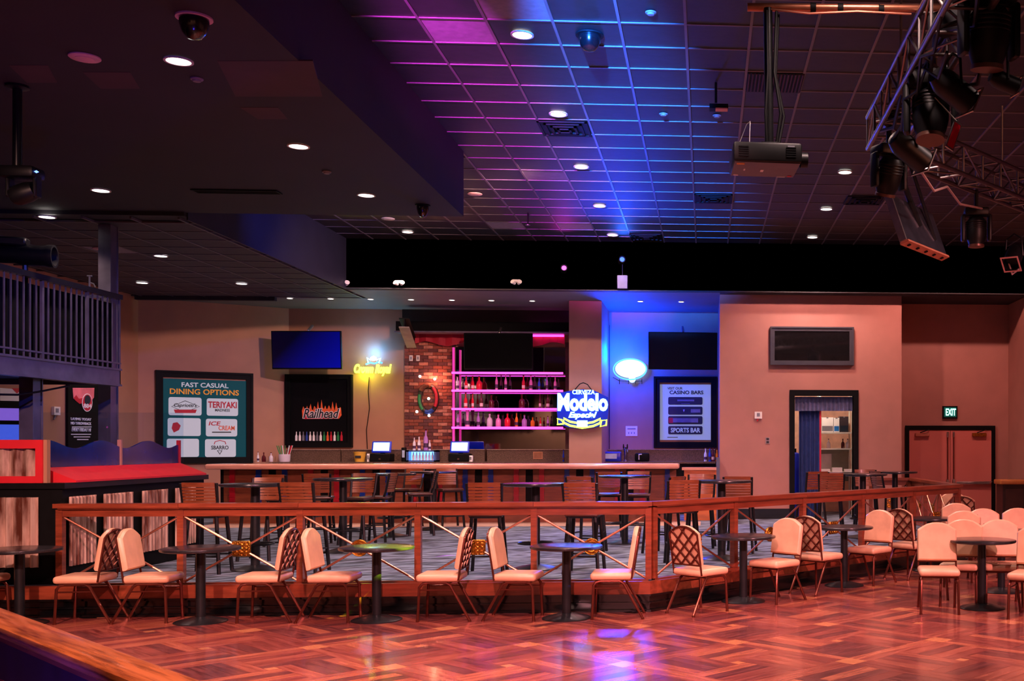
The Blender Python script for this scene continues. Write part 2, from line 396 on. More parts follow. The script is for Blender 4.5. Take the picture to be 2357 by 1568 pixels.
# ---- ceilings
ce = struct('ceiling', MB().b2((-7, -4, HC + .03), (XR + .2, YF + .1, HC + .1)), M_BLACKP, 'high black grid ceiling over the dance floor')
GX, GY, GS = -.19, 10.12, .61
def grid_ceiling(parent, x0, x1, y0, y1, z, mtile, mrun, pale, limit, skip=lambda x, y: False):
    tm = {m.name: MB().b2((-GS / 2 + .012, -GS / 2 + .012, 0), (GS / 2 - .012, GS / 2 - .012, .02)).mesh('tile', m) for m in (mtile, M_TILEL)}
    cells = []
    for i in range(math.floor((x0 - GX) / GS), math.ceil((x1 - GX) / GS)):
        for j in range(math.floor((y0 - GY) / GS), math.ceil((y1 - GY) / GS)):
            cx, cy = GX + (i + .5) * GS, GY + (j + .5) * GS
            if not (x0 < cx < x1 and y0 < cy < y1) or skip(cx, cy): continue
            zc = cy * CA + cx * SA; xc = cx * CA - cy * SA
            u, v = (CU + F * xc / zc, CV - F * (z - EYE) / zc) if zc > 1 else (-9e9, -9e9)
            cells.append((not (-60 < u < 2420 and -60 < v), zc, cx, cy))
    cells.sort(); rest = MB()
    for n, (hid, zc, cx, cy) in enumerate(cells):
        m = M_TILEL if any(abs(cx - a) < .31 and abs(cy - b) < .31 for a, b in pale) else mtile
        if n < limit and not hid:
            o = bpy.data.objects.new('tile', tm[m.name]); COL.objects.link(o); o.location = (cx, cy, z + .006); setp(o, parent)
        else: rest.b2((cx - GS / 2 + .012, cy - GS / 2 + .012, z + .006), (cx + GS / 2 - .012, cy + GS / 2 - .012, z + .026), 1 if m is M_TILEL else 0)
    if rest.v: tag(rest.build('tiling', [mtile, M_TILEL], parent), None, kind='stuff')
    for i in range(math.floor((x0 - GX) / GS), math.ceil((x1 - GX) / GS) + 1):
        x = GX + i * GS
        if not x0 < x < x1: continue
        ys = max(y0, 14.7) if skip(x, 10) else y0
        MB().b2((x - .013, ys, z - .004), (x + .013, y1, z + .026)).build('runner', mrun, parent)
    for j in range(math.floor((y0 - GY) / GS), math.ceil((y1 - GY) / GS) + 1):
        y = GY + j * GS
        if not y0 < y < y1: continue
        xs = x0
        while skip(xs + .05, y): xs += .1
        MB().b2((xs, y - .012, z - .002), (x1, y + .012, z + .022)).build('cross_tee', mrun, parent)
def cz(u, v, z=HC): p = onZ(u, v, z); return (p.x, p.y)
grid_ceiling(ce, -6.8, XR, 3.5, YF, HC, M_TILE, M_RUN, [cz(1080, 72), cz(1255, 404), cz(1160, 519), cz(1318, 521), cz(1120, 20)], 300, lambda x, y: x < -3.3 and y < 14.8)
cl = struct('ceiling_left', MB().b2((-13, -4, SL), (-3.22, 14.7, 6)), M_SLAB, 'low charcoal painted ceiling over the near side of the room')
for (u0, v0, u1, v1) in ((500, 140, 720, 222), (190, 166, 300, 204), (552, 247, 640, 274), (20, 150, 110, 190)):
    a, b, c, d = (onZ(uu, vv, SL) for uu, vv in ((u0, v0), (u1, v0), (u1 + 22, v1), (u0 + 42, v1)))
    mb = MB(); mb.prism([(p.x, p.y) for p in (a, b, c, d)], SL - .002, SL + .01); mb.build('repaint_patch', M_PATCH, cl)
cs = struct('ceiling_side', MB().b2((-13, 14.65, LC + .03), (-6.8, YB + .3, 6)), M_BLACKP, 'low grid ceiling behind the balcony')
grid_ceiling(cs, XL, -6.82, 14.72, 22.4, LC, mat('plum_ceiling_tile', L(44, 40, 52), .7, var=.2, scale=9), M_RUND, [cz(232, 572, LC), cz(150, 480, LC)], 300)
MB().b2((-12, 22.4, LC), (-6.8, YB + .1, LC + .04)).build('flat_panel', M_BARC, cs)
MB().b2((-11.3, 22.3, LC - .07), (-8.6, 22.42, LC + .03)).build('drop_beam', M_BLACKP, cs)
cb = struct('ceiling_bar', MB().b2((-6.8, YF, LC), (XR, YF + .12, 6)).b2((-6.8, YF, LC + .02), (XR, YB + .3, 6)), M_BLACKP, 'black fascia and soffit above the bar')
MB().b2((-6.8, YF + .13, LC - .006), (.27, YB, LC + .02)).build('soffit_panel', M_BARC, cb)
MB().b2((.27, YF + .13, LC - .006), (XR, YR, LC + .02)).build('soffit_panel', M_BLACKP, cb)
MB().b2((-6.8, 14.72, LC - .01), (-6.78, YF, 6)).build('side_fascia', mat('blue_black_paint', L(38, 38, 52), .6, var=.1, scale=3), cb)
# ================================================================ RAILINGS
RT = 1.153                                  # rail top
def railing(label, a, b, bays, medals, group=None):
    a, b = Vector(a), Vector(b); Ln = (b - a).length; ang = math.atan2(b.y - a.y, b.x - a.x)
    t = thing('railing', label, 'railing', (a.x, a.y, PZ), ang, 'platform railings')
    H = RT - PZ; bw = Ln / bays
    for i in range(bays):                   # the cap is made of one length per bay or two
        x0, x1 = i * bw, (i + 1) * bw
        MB().b2((x0 - (.04 if i == 0 else -.002), -.075, H - .045), (x1 + (.04 if i == bays - 1 else -.002), .075, H)).b2((x0, -.06, H - .058), (x1, .06, H - .045)).build('top_rail', M_RAILWX, t)
        MB().b2((x0, -.028, H - .135), (x1, .028, H - .058)).build('under_rail', M_RAILWX, t)
        MB().b2((x0, -.03, 0), (x1, .03, .02)).build('bottom_rail', M_RAILWX, t)
    for i in range(bays + 1): MB().b2((i * bw - .032, -.035, .02), (i * bw + .032, .035, H - .058)).build('post', M_RAILW, t)
    z0, z1 = .03, H - .14; zm = (z0 + z1) / 2
    for i in range(bays):
        x0, x1 = i * bw + .03, (i + 1) * bw - .03; xm = (x0 + x1) / 2
        for s in (0, 1):
            p, q = ((x0, 0, z1), (x1, 0, z0)) if s else ((x0, .012, z0), (x1, .012, z1))
            MB().tube([p, q], .0122, 8).build('cross_rod', M_ROD, t)
        k = medals[i]
        if k == 's':
            m = MB().rbox((xm, 0, zm), (.19, .03, .165), .012, 1)
            m2 = MB()
            rr = random.Random(i)
            for q in range(16):
                cx, cz_ = xm - .07 + (q % 4) * .046, zm - .058 + (q // 4) * .039
                m2.tube([(cx + .016 * math.cos(w_), -.018, cz_ + .014 * math.sin(w_)) for w_ in [r_ * math.pi / 3 for r_ in range(6)]], .006, 5, True)
        else:
            Mx = Matrix.Translation((xm, 0, zm)) @ Matrix.Rotation(R(90), 4, 'X')
            m = MB().lathe([(0, -.012), (.085, -.012), (.09, 0), (.085, .012), (0, .012)], 20, M=Mx)
            m2 = MB()
            for r_ in (.082, .05, .022): m2.tube([(xm + r_ * math.cos(q * math.pi / 9), -.016, zm + r_ * math.sin(q * math.pi / 9)) for q in range(18)], .008, 5, True)
        md = m.build('medallion', M_BRASS, t); m2.build('scrollwork', M_BRASS, md)
    return t
FA = (-6.63, 11.64)
railing('cherry wood railing along the straight front edge of the platform, five bays', FA, tuple(CORNER), 5, 'rsrsr')
railing('cherry wood railing slanting back along the platform beside the tan chairs', tuple(CORNER + d2 * .07), tuple(DEND), 5, 'srsrs')
railing('cherry wood railing running back towards the exit doors', (DEND.x - .02, DEND.y + .07), (DEND.x - .05, 19.97), 3, 'rsr')
railing('short end of cherry wood railing beside the far high table', (DEND.x - .12, 19.98), (3.05, 19.98), 1, 'r')

# near handrail at the photographer's corner
a, b = Vector((-3.75, 5.52)), Vector((-.9, 2.63)); ang = math.atan2(b.y - a.y, b.x - a.x); Ln = (b - a).length
t = thing('handrail', 'worn orange wood handrail crossing the near lower corner of the picture', 'handrail', (a.x, a.y, 0), ang)
MB().rbox((Ln / 2, 0, 1.03), (Ln, .15, .045), .015, 2).build('cap', mat('worn_orange_wood', L(164, 74, 36), .25, var=.55, scale=3, stretch=(1, 14, 14), coat=.4, detail=7, col2=L(196, 102, 56), ramp=(.3, .6)), t)
MB().b2((0, -.062, .99), (Ln, .062, 1.008)).build('moulding', M_RAILWX, t)
MB().b2((0, -.03, .82), (Ln, .03, .99)).build('apron', mat('dark_rail_apron', L(44, 26, 34), .35, var=.2), t)
for x in (1.2, 2.55, 3.6):
    MB().lathe([(.03, 0), (.03, .66), (.045, .68), (.045, .72), (.022, .74), (.022, .8), (.05, .82), (.05, .835)], 14, M=Matrix.Translation((x, 0, 0))).build('post', M_CHAIRF, t)
    MB().lathe([(.05, .70), (.062, .715), (.05, .73)], 14, M=Matrix.Translation((x, 0, 0))).tube([(x - .07, -.02, .84), (x, -.02, .76), (x + .07, -.02, .84)], .012, 6).build('bracket', M_BRASS, t)

# ================================================================ CHAIRS, TABLES, STOOLS
def make_chair():
    t = thing('banquet_chair', '', 'chair')
    MB().rbox((.01, 0, .432), (.43, .42, .075), .032, 3).build('seat', M_VINYL, t)
    def outline(wd, h0, h1, n=8):
        pts = [(-wd / 2, h0), (wd / 2, h0), (wd / 2, h1 - .085)]
        pts += [(wd * a_, h1 + b_) for a_, b_ in ((.488, -.074), (.37, -.042), (.25, -.016), (.12, -.003))]
        top = [(x, z) for x, z in pts[3:]]
        return pts + [(0, h1)] + [(-x, z) for x, z in reversed(top)] + [(-wd / 2, h1 - .085)]
    TL = Matrix.Translation((-.185, 0, .46)) @ Matrix.Rotation(R(-9), 4, 'Y')
    A = TL @ Matrix(((0, 0, 1, 0), (1, 0, 0, 0), (0, 1, 0, 0), (0, 0, 0, 1)))      # polygon x->width, y->height, extrude->depth
    mb = MB(); o1, o0 = outline(.415, .06, .468), outline(.388, .075, .453)
    n = len(o1)
    vs = [(x, y, 0) for x, y in o1] + [(x, y, .028) for x, y in o1] + [(x, y, .046) for x, y in o0]
    fs = [tuple(range(n - 1, -1, -1)), tuple(range(2 * n, 3 * n))]
    for k in (0, 1): fs += [(k * n + i, k * n + (i + 1) % n, (k + 1) * n + (i + 1) % n, (k + 1) * n + i) for i in range(n)]
    mb.add(vs, fs, 0, A); mb.build('backrest', M_VINYL, t)
    fr = [(x, y) for x, y in outline(.402, -.05, .46)]
    fr = fr[2:] + [fr[0]]; fr = [(.201, -.05)] + fr
    MB().tube([A @ Vector((x, y, -.011)) for x, y in fr], .011, 6).build('back_frame', M_CHAIRF, t)
    MB().tube([A @ Vector((-.2, .055, -.012)), A @ Vector((.2, .055, -.012))], .009, 6).build('back_rail', M_CHAIRF, t)
    for x0, y0, x1, y1 in ((-.2, .07, .17, .42), (-.2, .2, .03, .445), (-.075, .06, .2, .32), (.06, .06, .2, .19), (.2, .07, -.17, .42), (.2, .2, -.03, .445), (.075, .06, -.2, .32), (-.06, .06, -.2, .19)):
        MB().tube([A @ Vector((x0, y0, -.014)), A @ Vector((x1, y1, -.014))], .0105, 5).build('lattice_strap', M_CHAIRF, t)
    for s in (-1, 1):
        MB().tube([(.12, s * .18, .385), (.165, s * .185, .375), (.19, s * .19, .34), (.205, s * .195, .012)], .0142, 7).tube([(.205, s * .195, .014), (.205, s * .195, 0)], .017, 7).build('leg', M_CHAIRF, t)
        MB().tube([(.12, s * .18, .385), (-.07, s * .18, .385), (-.11, s * .185, .36), (-.3, s * .195, .012)], .0142, 7).tube([(-.3, s * .195, .014), (-.302, s * .195, 0)], .017, 7).build('leg', M_CHAIRF, t)
        MB().tube([(.195, s * .19, .315), (-.13, s * .187, .315)], .008, 6).build('stretcher', M_CHAIRF, t)
    MB().tube([(.16, -.18, .382), (.16, .18, .382)], .009, 6).tube([(-.1, -.18, .38), (-.1, .18, .38)], .009, 6).build('seat_frame', M_CHAIRF, t)
    return t
CH0 = make_chair(); used = [0]
def chair(x, y, head, label, group):
    o = CH0 if not used[0] else copy_tree(CH0); used[0] = 1
    o.location = (x, y, 0); o.rotation_euler = (0, 0, R(head)); tag(o, label, 'chair', group)
GR = 'tan banquet chairs along the platform railing'
def seat_at(u, v): p = onZ(u, v, .46); return p.x, p.y
for (u, v, hd, lab) in (
    (-58, 1326, 0, 'tan banquet chair cut off by the picture edge beside the end table'),
    (200, 1324, 184, 'tan banquet chair turned to the end table, its latticed back against another chair'),
    (352, 1323, 4, 'tan banquet chair back to back with the chair at the end table'),
    (612, 1322, 182, 'tan banquet chair with latticed back beside the second railing post'),
    (768, 1322, 0, 'tan banquet chair facing the green lit table'),
    (1020, 1320, 181, 'tan banquet chair on the far side of the green lit table, turned to it'),
    (1192, 1319, -4, 'tan banquet chair facing the blue lit table, a square brass plate behind its back'),
    (1413, 1316, 181, 'tan banquet chair seen edge on beside the railing corner post'),
    (1612, 1308, 46, 'tan banquet chair showing its whole latticed back at the platform corner'),
    (1784, 1290, 226, 'tan banquet chair between two dark tables, plain front of its back showing'),
    (1884, 1275, 46, 'tan banquet chair with latticed back just before the fourth small table on the slant'),
    (2002, 1260, 227, 'tan banquet chair facing out in front of the slanting railing'),
    (2095, 1250, 42, 'tan banquet chair with latticed back at the far end of the slanting railing')):
    x, y = seat_at(u, v); chair(x, y, hd, lab, GR)
G2 = 'tan banquet chairs grouped at the side tables'
for (u, v, hd, lab) in (
    (2160, 1308, 262, 'tan banquet chair nearest the camera in the side group, square to the view'),
    (2212, 1296, 248, 'tan banquet chair half hidden behind the nearest one of the side group'),
    (2306, 1297, 262, 'tan banquet chair behind the round table of the side group'),
    (2376, 1318, 240, 'tan banquet chair cut by the picture edge in front of the side group'),
    (2214, 1264, 250, 'tan banquet chair in the second row of the side group, arched top just showing'),
    (2268, 1256, 262, 'tan banquet chair in the back row of the side group below the exit doors'),
    (2345, 1254, 256, 'tan banquet chair in the back row of the side group below the podium'),
    (2200, 1236, 255, 'tan banquet chair before the rail end, alone behind the side group'),
    (2225, 1205, 60, 'tan banquet chair with latticed back turned away near the exit doors'),
    (2190, 1196, 250, 'farthest tan banquet chair, seen through the railing end')):
    x, y = seat_at(u, v); chair(x, y, hd, lab, G2)

def make_table(H, rad, name, stemr, base_r, ring):
    t = thing(name, '', 'table')
    MB().lathe([(0, H - .032), (rad - .02, H - .032), (rad - .004, H - .026), (rad, H - .015), (rad - .003, H - .003), (rad - .012, H), (0, H)], 48).build('table_top', M_TBL, t)
    MB().lathe([(stemr, .02), (stemr, H - .04)], 16).lathe([(stemr + .05, H - .045), (stemr + .12, H - .034)], 16).build('stem', M_TBASE, t)
    MB().lathe([(base_r, 0), (base_r, .008), (base_r * .93, .016), (base_r * .45, .045), (stemr + .01, .055), (0, .055)], 28).build('base', M_TBASE, t)
    if ring:
        MB().tube([(.2 * math.cos(q * math.pi / 12), .2 * math.sin(q * math.pi / 12), .3) for q in range(24)], .011, 6, True).tube([(-.2, 0, .3), (.2, 0, .3)], .009, 6).build('foot_ring', M_BLKM, t)
    return t
T0 = make_table(.74, .365, 'cocktail_table', .045, .245, False); usedt = [0]
for (u, v, lab) in (
    (45, 1254, 'black round table at the end of the row, cut by the picture edge'),
    (462, 1254, 'black round table in front of the second railing bay'),
    (867, 1251, 'black round table with yellow green light on its top'),
    (1304, 1249, 'black round table with blue light on its top'),
    (1711, 1233, 'dark round table just past the platform corner'),
    (1943, 1212, 'black round table halfway along the slanting railing'),
    (2140, 1192, 'black round table near the far end of the slanting railing'),
    (2260, 1242, 'black round table among the side group of chairs'),
    (2305, 1220, 'black round table mostly hidden behind the side group of chairs')):
    p = onY(u, v, 11.12) if u < 1400 else onZ(u, v, .74)
    o = T0 if not usedt[0] else copy_tree(T0); usedt[0] = 1
    o.location = (p.x, p.y, 0); tag(o, lab, 'table', 'small round cocktail tables')

TP = make_table(1.0, .385, 'pub_table', .05, .26, True); usedt = [0]
for (u, zc, lab) in (
    (588, 12.6, 'tall black round table behind the second railing bay'),
    (790, 14.7, 'tall black round table with a green sheen before the bar'),
    (900, 17.2, 'tall black round table with a blue sheen in the second row from the bar'),
    (998, 18.6, 'tall black round table closest to the bar'),
    (1233, 12.7, 'tall round table with magenta light on its top'),
    (1438, 16.0, 'tall round table with blue light beside the bar end'),
    (1661, 13.8, 'tall dark round table behind the first slanting railing bay'),
    (1986, 17.0, 'tall black round table before the storeroom doorway'),
    (2060, 18.5, 'tall black round table before the exit doors')):
    p = P(u, 1100, zc)
    o = TP if not usedt[0] else copy_tree(TP); usedt[0] = 1
    o.location = (p.x, p.y, PZ); tag(o, lab, 'table', 'tall round pub tables on the platform')

def make_stool():
    t = thing('bar_stool', '', 'stool')
    MB().rbox((.01, 0, .665), (.37, .38, .04), .016, 2).build('seat', M_SEATW, t)
    MB().b2((-.15, -.16, .625), (.17, .16, .645)).build('seat_frame', M_BLKM, t)
    for sx in (-1, 1):
        for sy in (-1, 1):
            MB().tube([(sx * .14, sy * .15, .64), (sx * .185, sy * .195, .01), (sx * .186, sy * .196, 0)], .021, 6).build('leg', M_BLKM, t)
    for a_, b_ in (((.172, -.18), (.172, .18)), ((-.172, -.18), (-.172, .18)), ((-.172, -.18), (.172, -.18)), ((-.172, .18), (.172, .18))):
        MB().tube([(*a_, .2 if a_[0] == b_[0] else .26), (*b_, .2 if a_[0] == b_[0] else .26)], .011, 6).build('footrest', M_BLKM, t)
    def bk(y, z): return -.165 - (z - .66) * .22 - .035 * (1 - (y / .19) ** 2)
    for s in (-1, 1):
        MB().tube([(-.14, s * .165, .64), (bk(.19, .75), s * .18, .75), (bk(.19, 1.02), s * .19, 1.02)], .018, 6).build('back_post', M_BLKM, t)
    def slat(z0, z1, y0, y1):
        mb = MB(); n = 6; vs, fs = [], []
        for i in range(n + 1):
            y = y0 + (y1 - y0) * i / n
            for z in (z0, z1):
                x = bk(y, z); vs += [(x - .008, y, z), (x + .008, y, z)]
        for i in range(n):
            a = 4 * i; b = a + 4
            fs += [(a, b, b + 2, a + 2), (a + 1, a + 3, b + 3, b + 1), (a, a + 1, b + 1, b), (a + 2, b + 2, b + 3, a + 3)]
        fs += [(0, 2, 3, 1), (4 * n, 4 * n + 1, 4 * n + 3, 4 * n + 2)]
        return mb.add(vs, fs)
    slat(.98, 1.03, -.175, .175).build('top_slat', M_SLATW, t)
    for k in range(5): slat(.805 + k * .035, .833 + k * .035, -.175, .175).build('slat', M_SLATW, t)
    slat(.745, .797, -.172, .172).build('bottom_slat', M_SLATW, t)
    return t
ST0 = make_stool(); useds = [0]
for (u, zc, hd, lab) in (
    (478, 12.3, 92, 'slat-backed bar stool beside the red topped counter'),
    (703, 12.4, 86, 'slat-backed bar stool behind the second railing post'),
    (598, 13.7, 268, 'slat-backed bar stool facing out beyond the first tall table'),
    (655, 15.6, 75, 'slat-backed bar stool half hidden behind the second railing bay'),
    (735, 16.2, 100, 'slat-backed bar stool before the wood front of the bar, beside the green tall table'),
    (822, 15.9, 262, 'slat-backed bar stool facing out behind the green tall table'),
    (868, 16.3, 178, 'side-on bar stool between the green and the blue tall tables'),
    (968, 17.5, 200, 'side-on bar stool beside the tall table closest to the bar'),
    (936, 19.2, 250, 'bar stool facing out beyond the blue sheen table'),
    (1036, 19.2, 300, 'bar stool pushed against the bar behind the closest tall table'),
    (1122, 12.3, 93, 'slat-backed bar stool in front of the magenta table, back to the camera'),
    (1345, 12.3, 84, 'slat-backed bar stool on the far side of the magenta table, back to the camera'),
    (1352, 14.7, 70, 'slat-backed bar stool standing right behind another one by the magenta table'),
    (1402, 17.3, 95, 'slat-backed bar stool in shade before the bar, left of the blue tall table'),
    (1469, 17.1, 272, 'slat-backed bar stool facing out under the bar end'),
    (1524, 14.6, 150, 'dark bar stool turned sideways behind the railing corner'),
    (1570, 13.2, 97, 'dark bar stool with its back to the railing past the corner post'),
    (1612, 15.4, 265, 'slat-backed bar stool facing out before the orange bar flap'),
    (1704, 14.7, 80, 'slat-backed bar stool standing against the rose wall'),
    (1866, 17.4, 112, 'slat-backed bar stool in front of the blue curtain'),
    (1911, 16.4, 88, 'slat-backed bar stool in front of the storeroom shelves'),
    (1994, 18.4, 268, 'slat-backed bar stool beyond the tall table at the doorway'),
    (2046, 17.6, 20, 'black bar stool turned sideways between the two far tall tables')):
    p = P(u, 1100, zc)
    o = ST0 if not useds[0] else copy_tree(ST0); useds[0] = 1
    o.location = (p.x, p.y, PZ); o.rotation_euler = (0, 0, R(hd)); tag(o, lab, 'stool', 'slat-backed bar stools on the platform')

# ================================================================ HOST COUNTER with corrugated panels
M_CORR = mat('rusty_corrugated_iron', L(112, 56, 38), .5, .3, var=.3, col2=L(206, 172, 156), scale=9, stretch=(1, 1, .2), world=True, detail=8, bump=.1, ramp=(.38, .6))
def corrugated(name, parent, o, ax, wd, z0, z1, waves, amp=.022):
    """wavy sheet from point o along ax (unit xy) facing outward n"""
    n = Vector((ax[1], -ax[0], 0)); A_ = Vector((ax[0], ax[1], 0)); o = Vector(o); N = waves * 6
    vs, fs = [], []
    for i in range(N + 1):
        p = o + A_ * (wd * i / N) + n * (amp * math.sin(2 * math.pi * waves * i / N))
        for (z, d) in ((z0, 0), (z1, 0), (z1, -.006), (z0, -.006)): vs.append((p.x + n.x * d, p.y + n.y * d, z))
    for i in range(N):
        a = 4 * i; b = a + 4
        fs += [(a + k, a + (k + 1) % 4, b + (k + 1) % 4, b + k) for k in range(4)]
    fs += [(0, 3, 2, 1), (4 * N, 4 * N + 1, 4 * N + 2, 4 * N + 3)]
    return MB().add(vs, fs).build(name, M_CORR, parent)
hx, hy, hz = -6.66, 11.72, 1.363
t = thing('host_counter', 'black counter with rusty corrugated panels and red trim beside the railing', 'counter')
MB().b2((-9.6, hy, PZ), (hx, 14.9, hz - .06)).build('body', M_BLK, t)
MB().b2((-9.6, hy - .03, hz - .06), (hx + .04, 14.95, hz)).build('worktop', M_BLKM, t)
x0, x1 = onY(-40, 1200, hy).x, onY(92, 1200, hy).x
corrugated('corrugated_panel', t, (x0, hy - .028, 0), (1, 0), x1 - x0, .49, 1.215, 7)
for k, (y0, y1) in enumerate(((11.8, 12.3), (12.45, 13.07), (13.27, 13.88), (14.07, 14.62))):
    corrugated('corrugated_panel', t, (hx + .028, y0, 0), (0, 1), y1 - y0, .49, 1.215, 8)
fx1 = onY(100, 1060, hy).x
fr = MB()
for lo, hi in (((-9.6, hy - .02, hz), (fx1, hy + .06, hz + .07)), ((-9.6, hy - .02, 1.72), (fx1, hy + .06, 1.81)), ((fx1 - .07, hy - .02, hz + .07), (fx1, hy + .06, 1.72))): fr.b2(lo, hi)
fr.b2((-9.6, hy + .06, hz), (fx1, hy + .09, 1.81)); fr.build('red_frame', M_RED, t)
corrugated('corrugated_panel', t, (-7.95, hy + .03, 0), (1, 0), fx1 - .07 + 7.95, hz + .07, 1.72, 8)
sl = MB().prism([(hx + .06, hz), (hx + .06, hz + .02), (-6.93, 1.52), (-6.93, hz)], 0, 2.98, M=Matrix(((1, 0, 0, 0), (0, 0, 1, 11.86), (0, 1, 0, 0), (0, 0, 0, 1))))
sl.build('sloped_ledge', M_RED, t)
MB().b2((fx1, hy + .0, hz), (fx1 + .035, hy + .06, 1.81)).build('corner_post', M_TAN, t)
for (y0, y1) in ((11.9, 13.38), (13.42, 14.82)):
    pts = [(y0, 1.5)] + [(y1, 1.5)]
    N = 24
    top = [(y0 + (y1 - y0) * i / N, 1.765 + .045 * math.cos(2 * math.pi * (y0 + (y1 - y0) * i / N - 11.95) / 1.05)) for i in range(N + 1)]
    pl = pts + list(reversed(top))
    MB().prism(pl, -6.97, -6.95, M=Matrix(((0, 0, 1, 0), (1, 0, 0, 0), (0, 1, 0, 0), (0, 0, 0, 1)))).build('blue_wave_panel', M_BLUEP, t)
MB().b2((-6.98, 13.385, 1.5), (-6.935, 13.415, 1.82)).build('divider_post', M_TAN, t)
MB().b2((-6.98, 14.83, 1.5), (-6.935, 14.86, 1.82)).build('divider_post', M_RED, t)
g = thing('glass_screen', 'clear glass screen standing across the far end of the host counter', 'screen')
for (x0, x1) in ((-8.8, -7.85), (-7.84, -6.88)): MB().b2((x0, 14.8, hz), (x1, 14.808, 2.185)).build('pane', M_GLASS, g)
MB().b2((-8.8, 14.79, hz), (-6.88, 14.818, hz + .03)).build('clamp_rail', M_STEEL, g)

# ================================================================ BAR
M_PILR = mat('red_pilaster', L(150, 14, 34), .3, var=.1, coat=.3); M_PILB = mat('blue_pilaster', L(16, 44, 130), .25, var=.1, coat=.4)  # plain red and plain blue for the pilasters
bx0, bx1 = -9.05, -.50
t = thing('bar_counter', 'long wood fronted bar with a rounded rose wood top', 'bar')
MB().rbox(((bx0 + bx1) / 2, 20.62, 1.365), (bx1 - bx0, .72, .10), .035, 3).build('bar_top', M_BARTOP, t)
MB().b2((bx0, 20.92, PZ), (bx1, 21.02, 1.315)).build('front_carcass', M_BLK, t)
npan = 9
for i in range(npan):
    xa = bx0 + (bx1 - bx0) * i / npan + .07; xb = bx0 + (bx1 - bx0) * (i + 1) / npan - .07
    MB().b2((xa, 20.895, PZ + .2), (xb, 20.93, 1.29)).build('front_panel', M_BARW, t)
    MB().b2((xa, 20.885, 1.06), (xb, 20.9, 1.075)).build('panel_moulding', M_BARW, t)
for i in range(2 * npan):
    x = bx0 + (bx1 - bx0) * (i + .5) / (2 * npan)
    mb = MB().b2((x - .045, 20.85, PZ + .2), (x + .045, 20.9, 1.3))
    for k in range(7): mb.b2((x - .052, 20.84, PZ + .3 + k * .09), (x + .052, 20.86, PZ + .33 + k * .09))
    mb.build('pilaster', M_PILR if i % 4 in (0, 3) else M_PILB, t)
MB().b2((bx0, 20.62, PZ), (bx1, 20.92, PZ + .165)).build('foot_step', M_BARW, t)
MB().b2((bx0, 20.6, PZ + .165), (bx1, 20.92, PZ + .185)).build('step_cap', M_STEEL, t)
MB().tube([(bx0, 20.68, PZ + .33), (bx1, 20.68, PZ + .33)], .022, 8).build('foot_rail', M_STEEL, t)
t = thing('bar_flap', 'orange wood end cabinet closing the bar against the rose wall', 'cabinet')
MB().b2((-.42, 20.95, PZ), (.2, 21.28, 1.28)).build('body', mat('orange_wood', L(184, 98, 44), .35, var=.2, scale=3, stretch=(1, 1, 5), coat=.3), t)
MB().b2((-.46, 20.9, 1.28), (.2, 21.3, 1.33)).build('top', M_BARTOP, t)
MB().b2((-.3, 20.93, .7), (.1, 20.95, 1.2)).build('door', mat('orange_wood_door', L(170, 86, 38), .35, var=.2, scale=3, stretch=(1, 1, 5), coat=.3), t)
MB().b2((.2, 20.95, PZ), (.265, 21.3, 1.52)).build('end_post', mat('slate_post', L(80, 84, 110), .5), t)
# back bar
t = thing('back_bar', 'granite topped back bar with a raised ledge under the signs', 'counter')
MB().b2((-8.9, 23.0, PZ), (-2.8, 23.75, 1.37)).b2((-2.12, 23.0, PZ), (.2, 23.75, 1.37)).build('body', M_BLK, t)
MB().b2((-8.9, 22.95, 1.37), (-2.8, 23.76, 1.41)).b2((-2.12, 22.95, 1.37), (.2, 23.76, 1.41)).build('worktop', M_GRAN, t)
for (xa, xb) in ((-8.9, -7.78), (-7.76, -6.1), (-6.1, -4.75), (-4.7, -2.8), (-2.12, .2)):
    MB().b2((xa, 23.72, 1.41), (xb, YB - .004, 1.655)).build('backsplash', M_GRAN, t)
    MB().b2((xa, 23.70, 1.655), (xb, YB - .004, 1.672)).build('ledge', mat('granite_edge', L(150, 128, 116), .25, var=.2, scale=40), t)
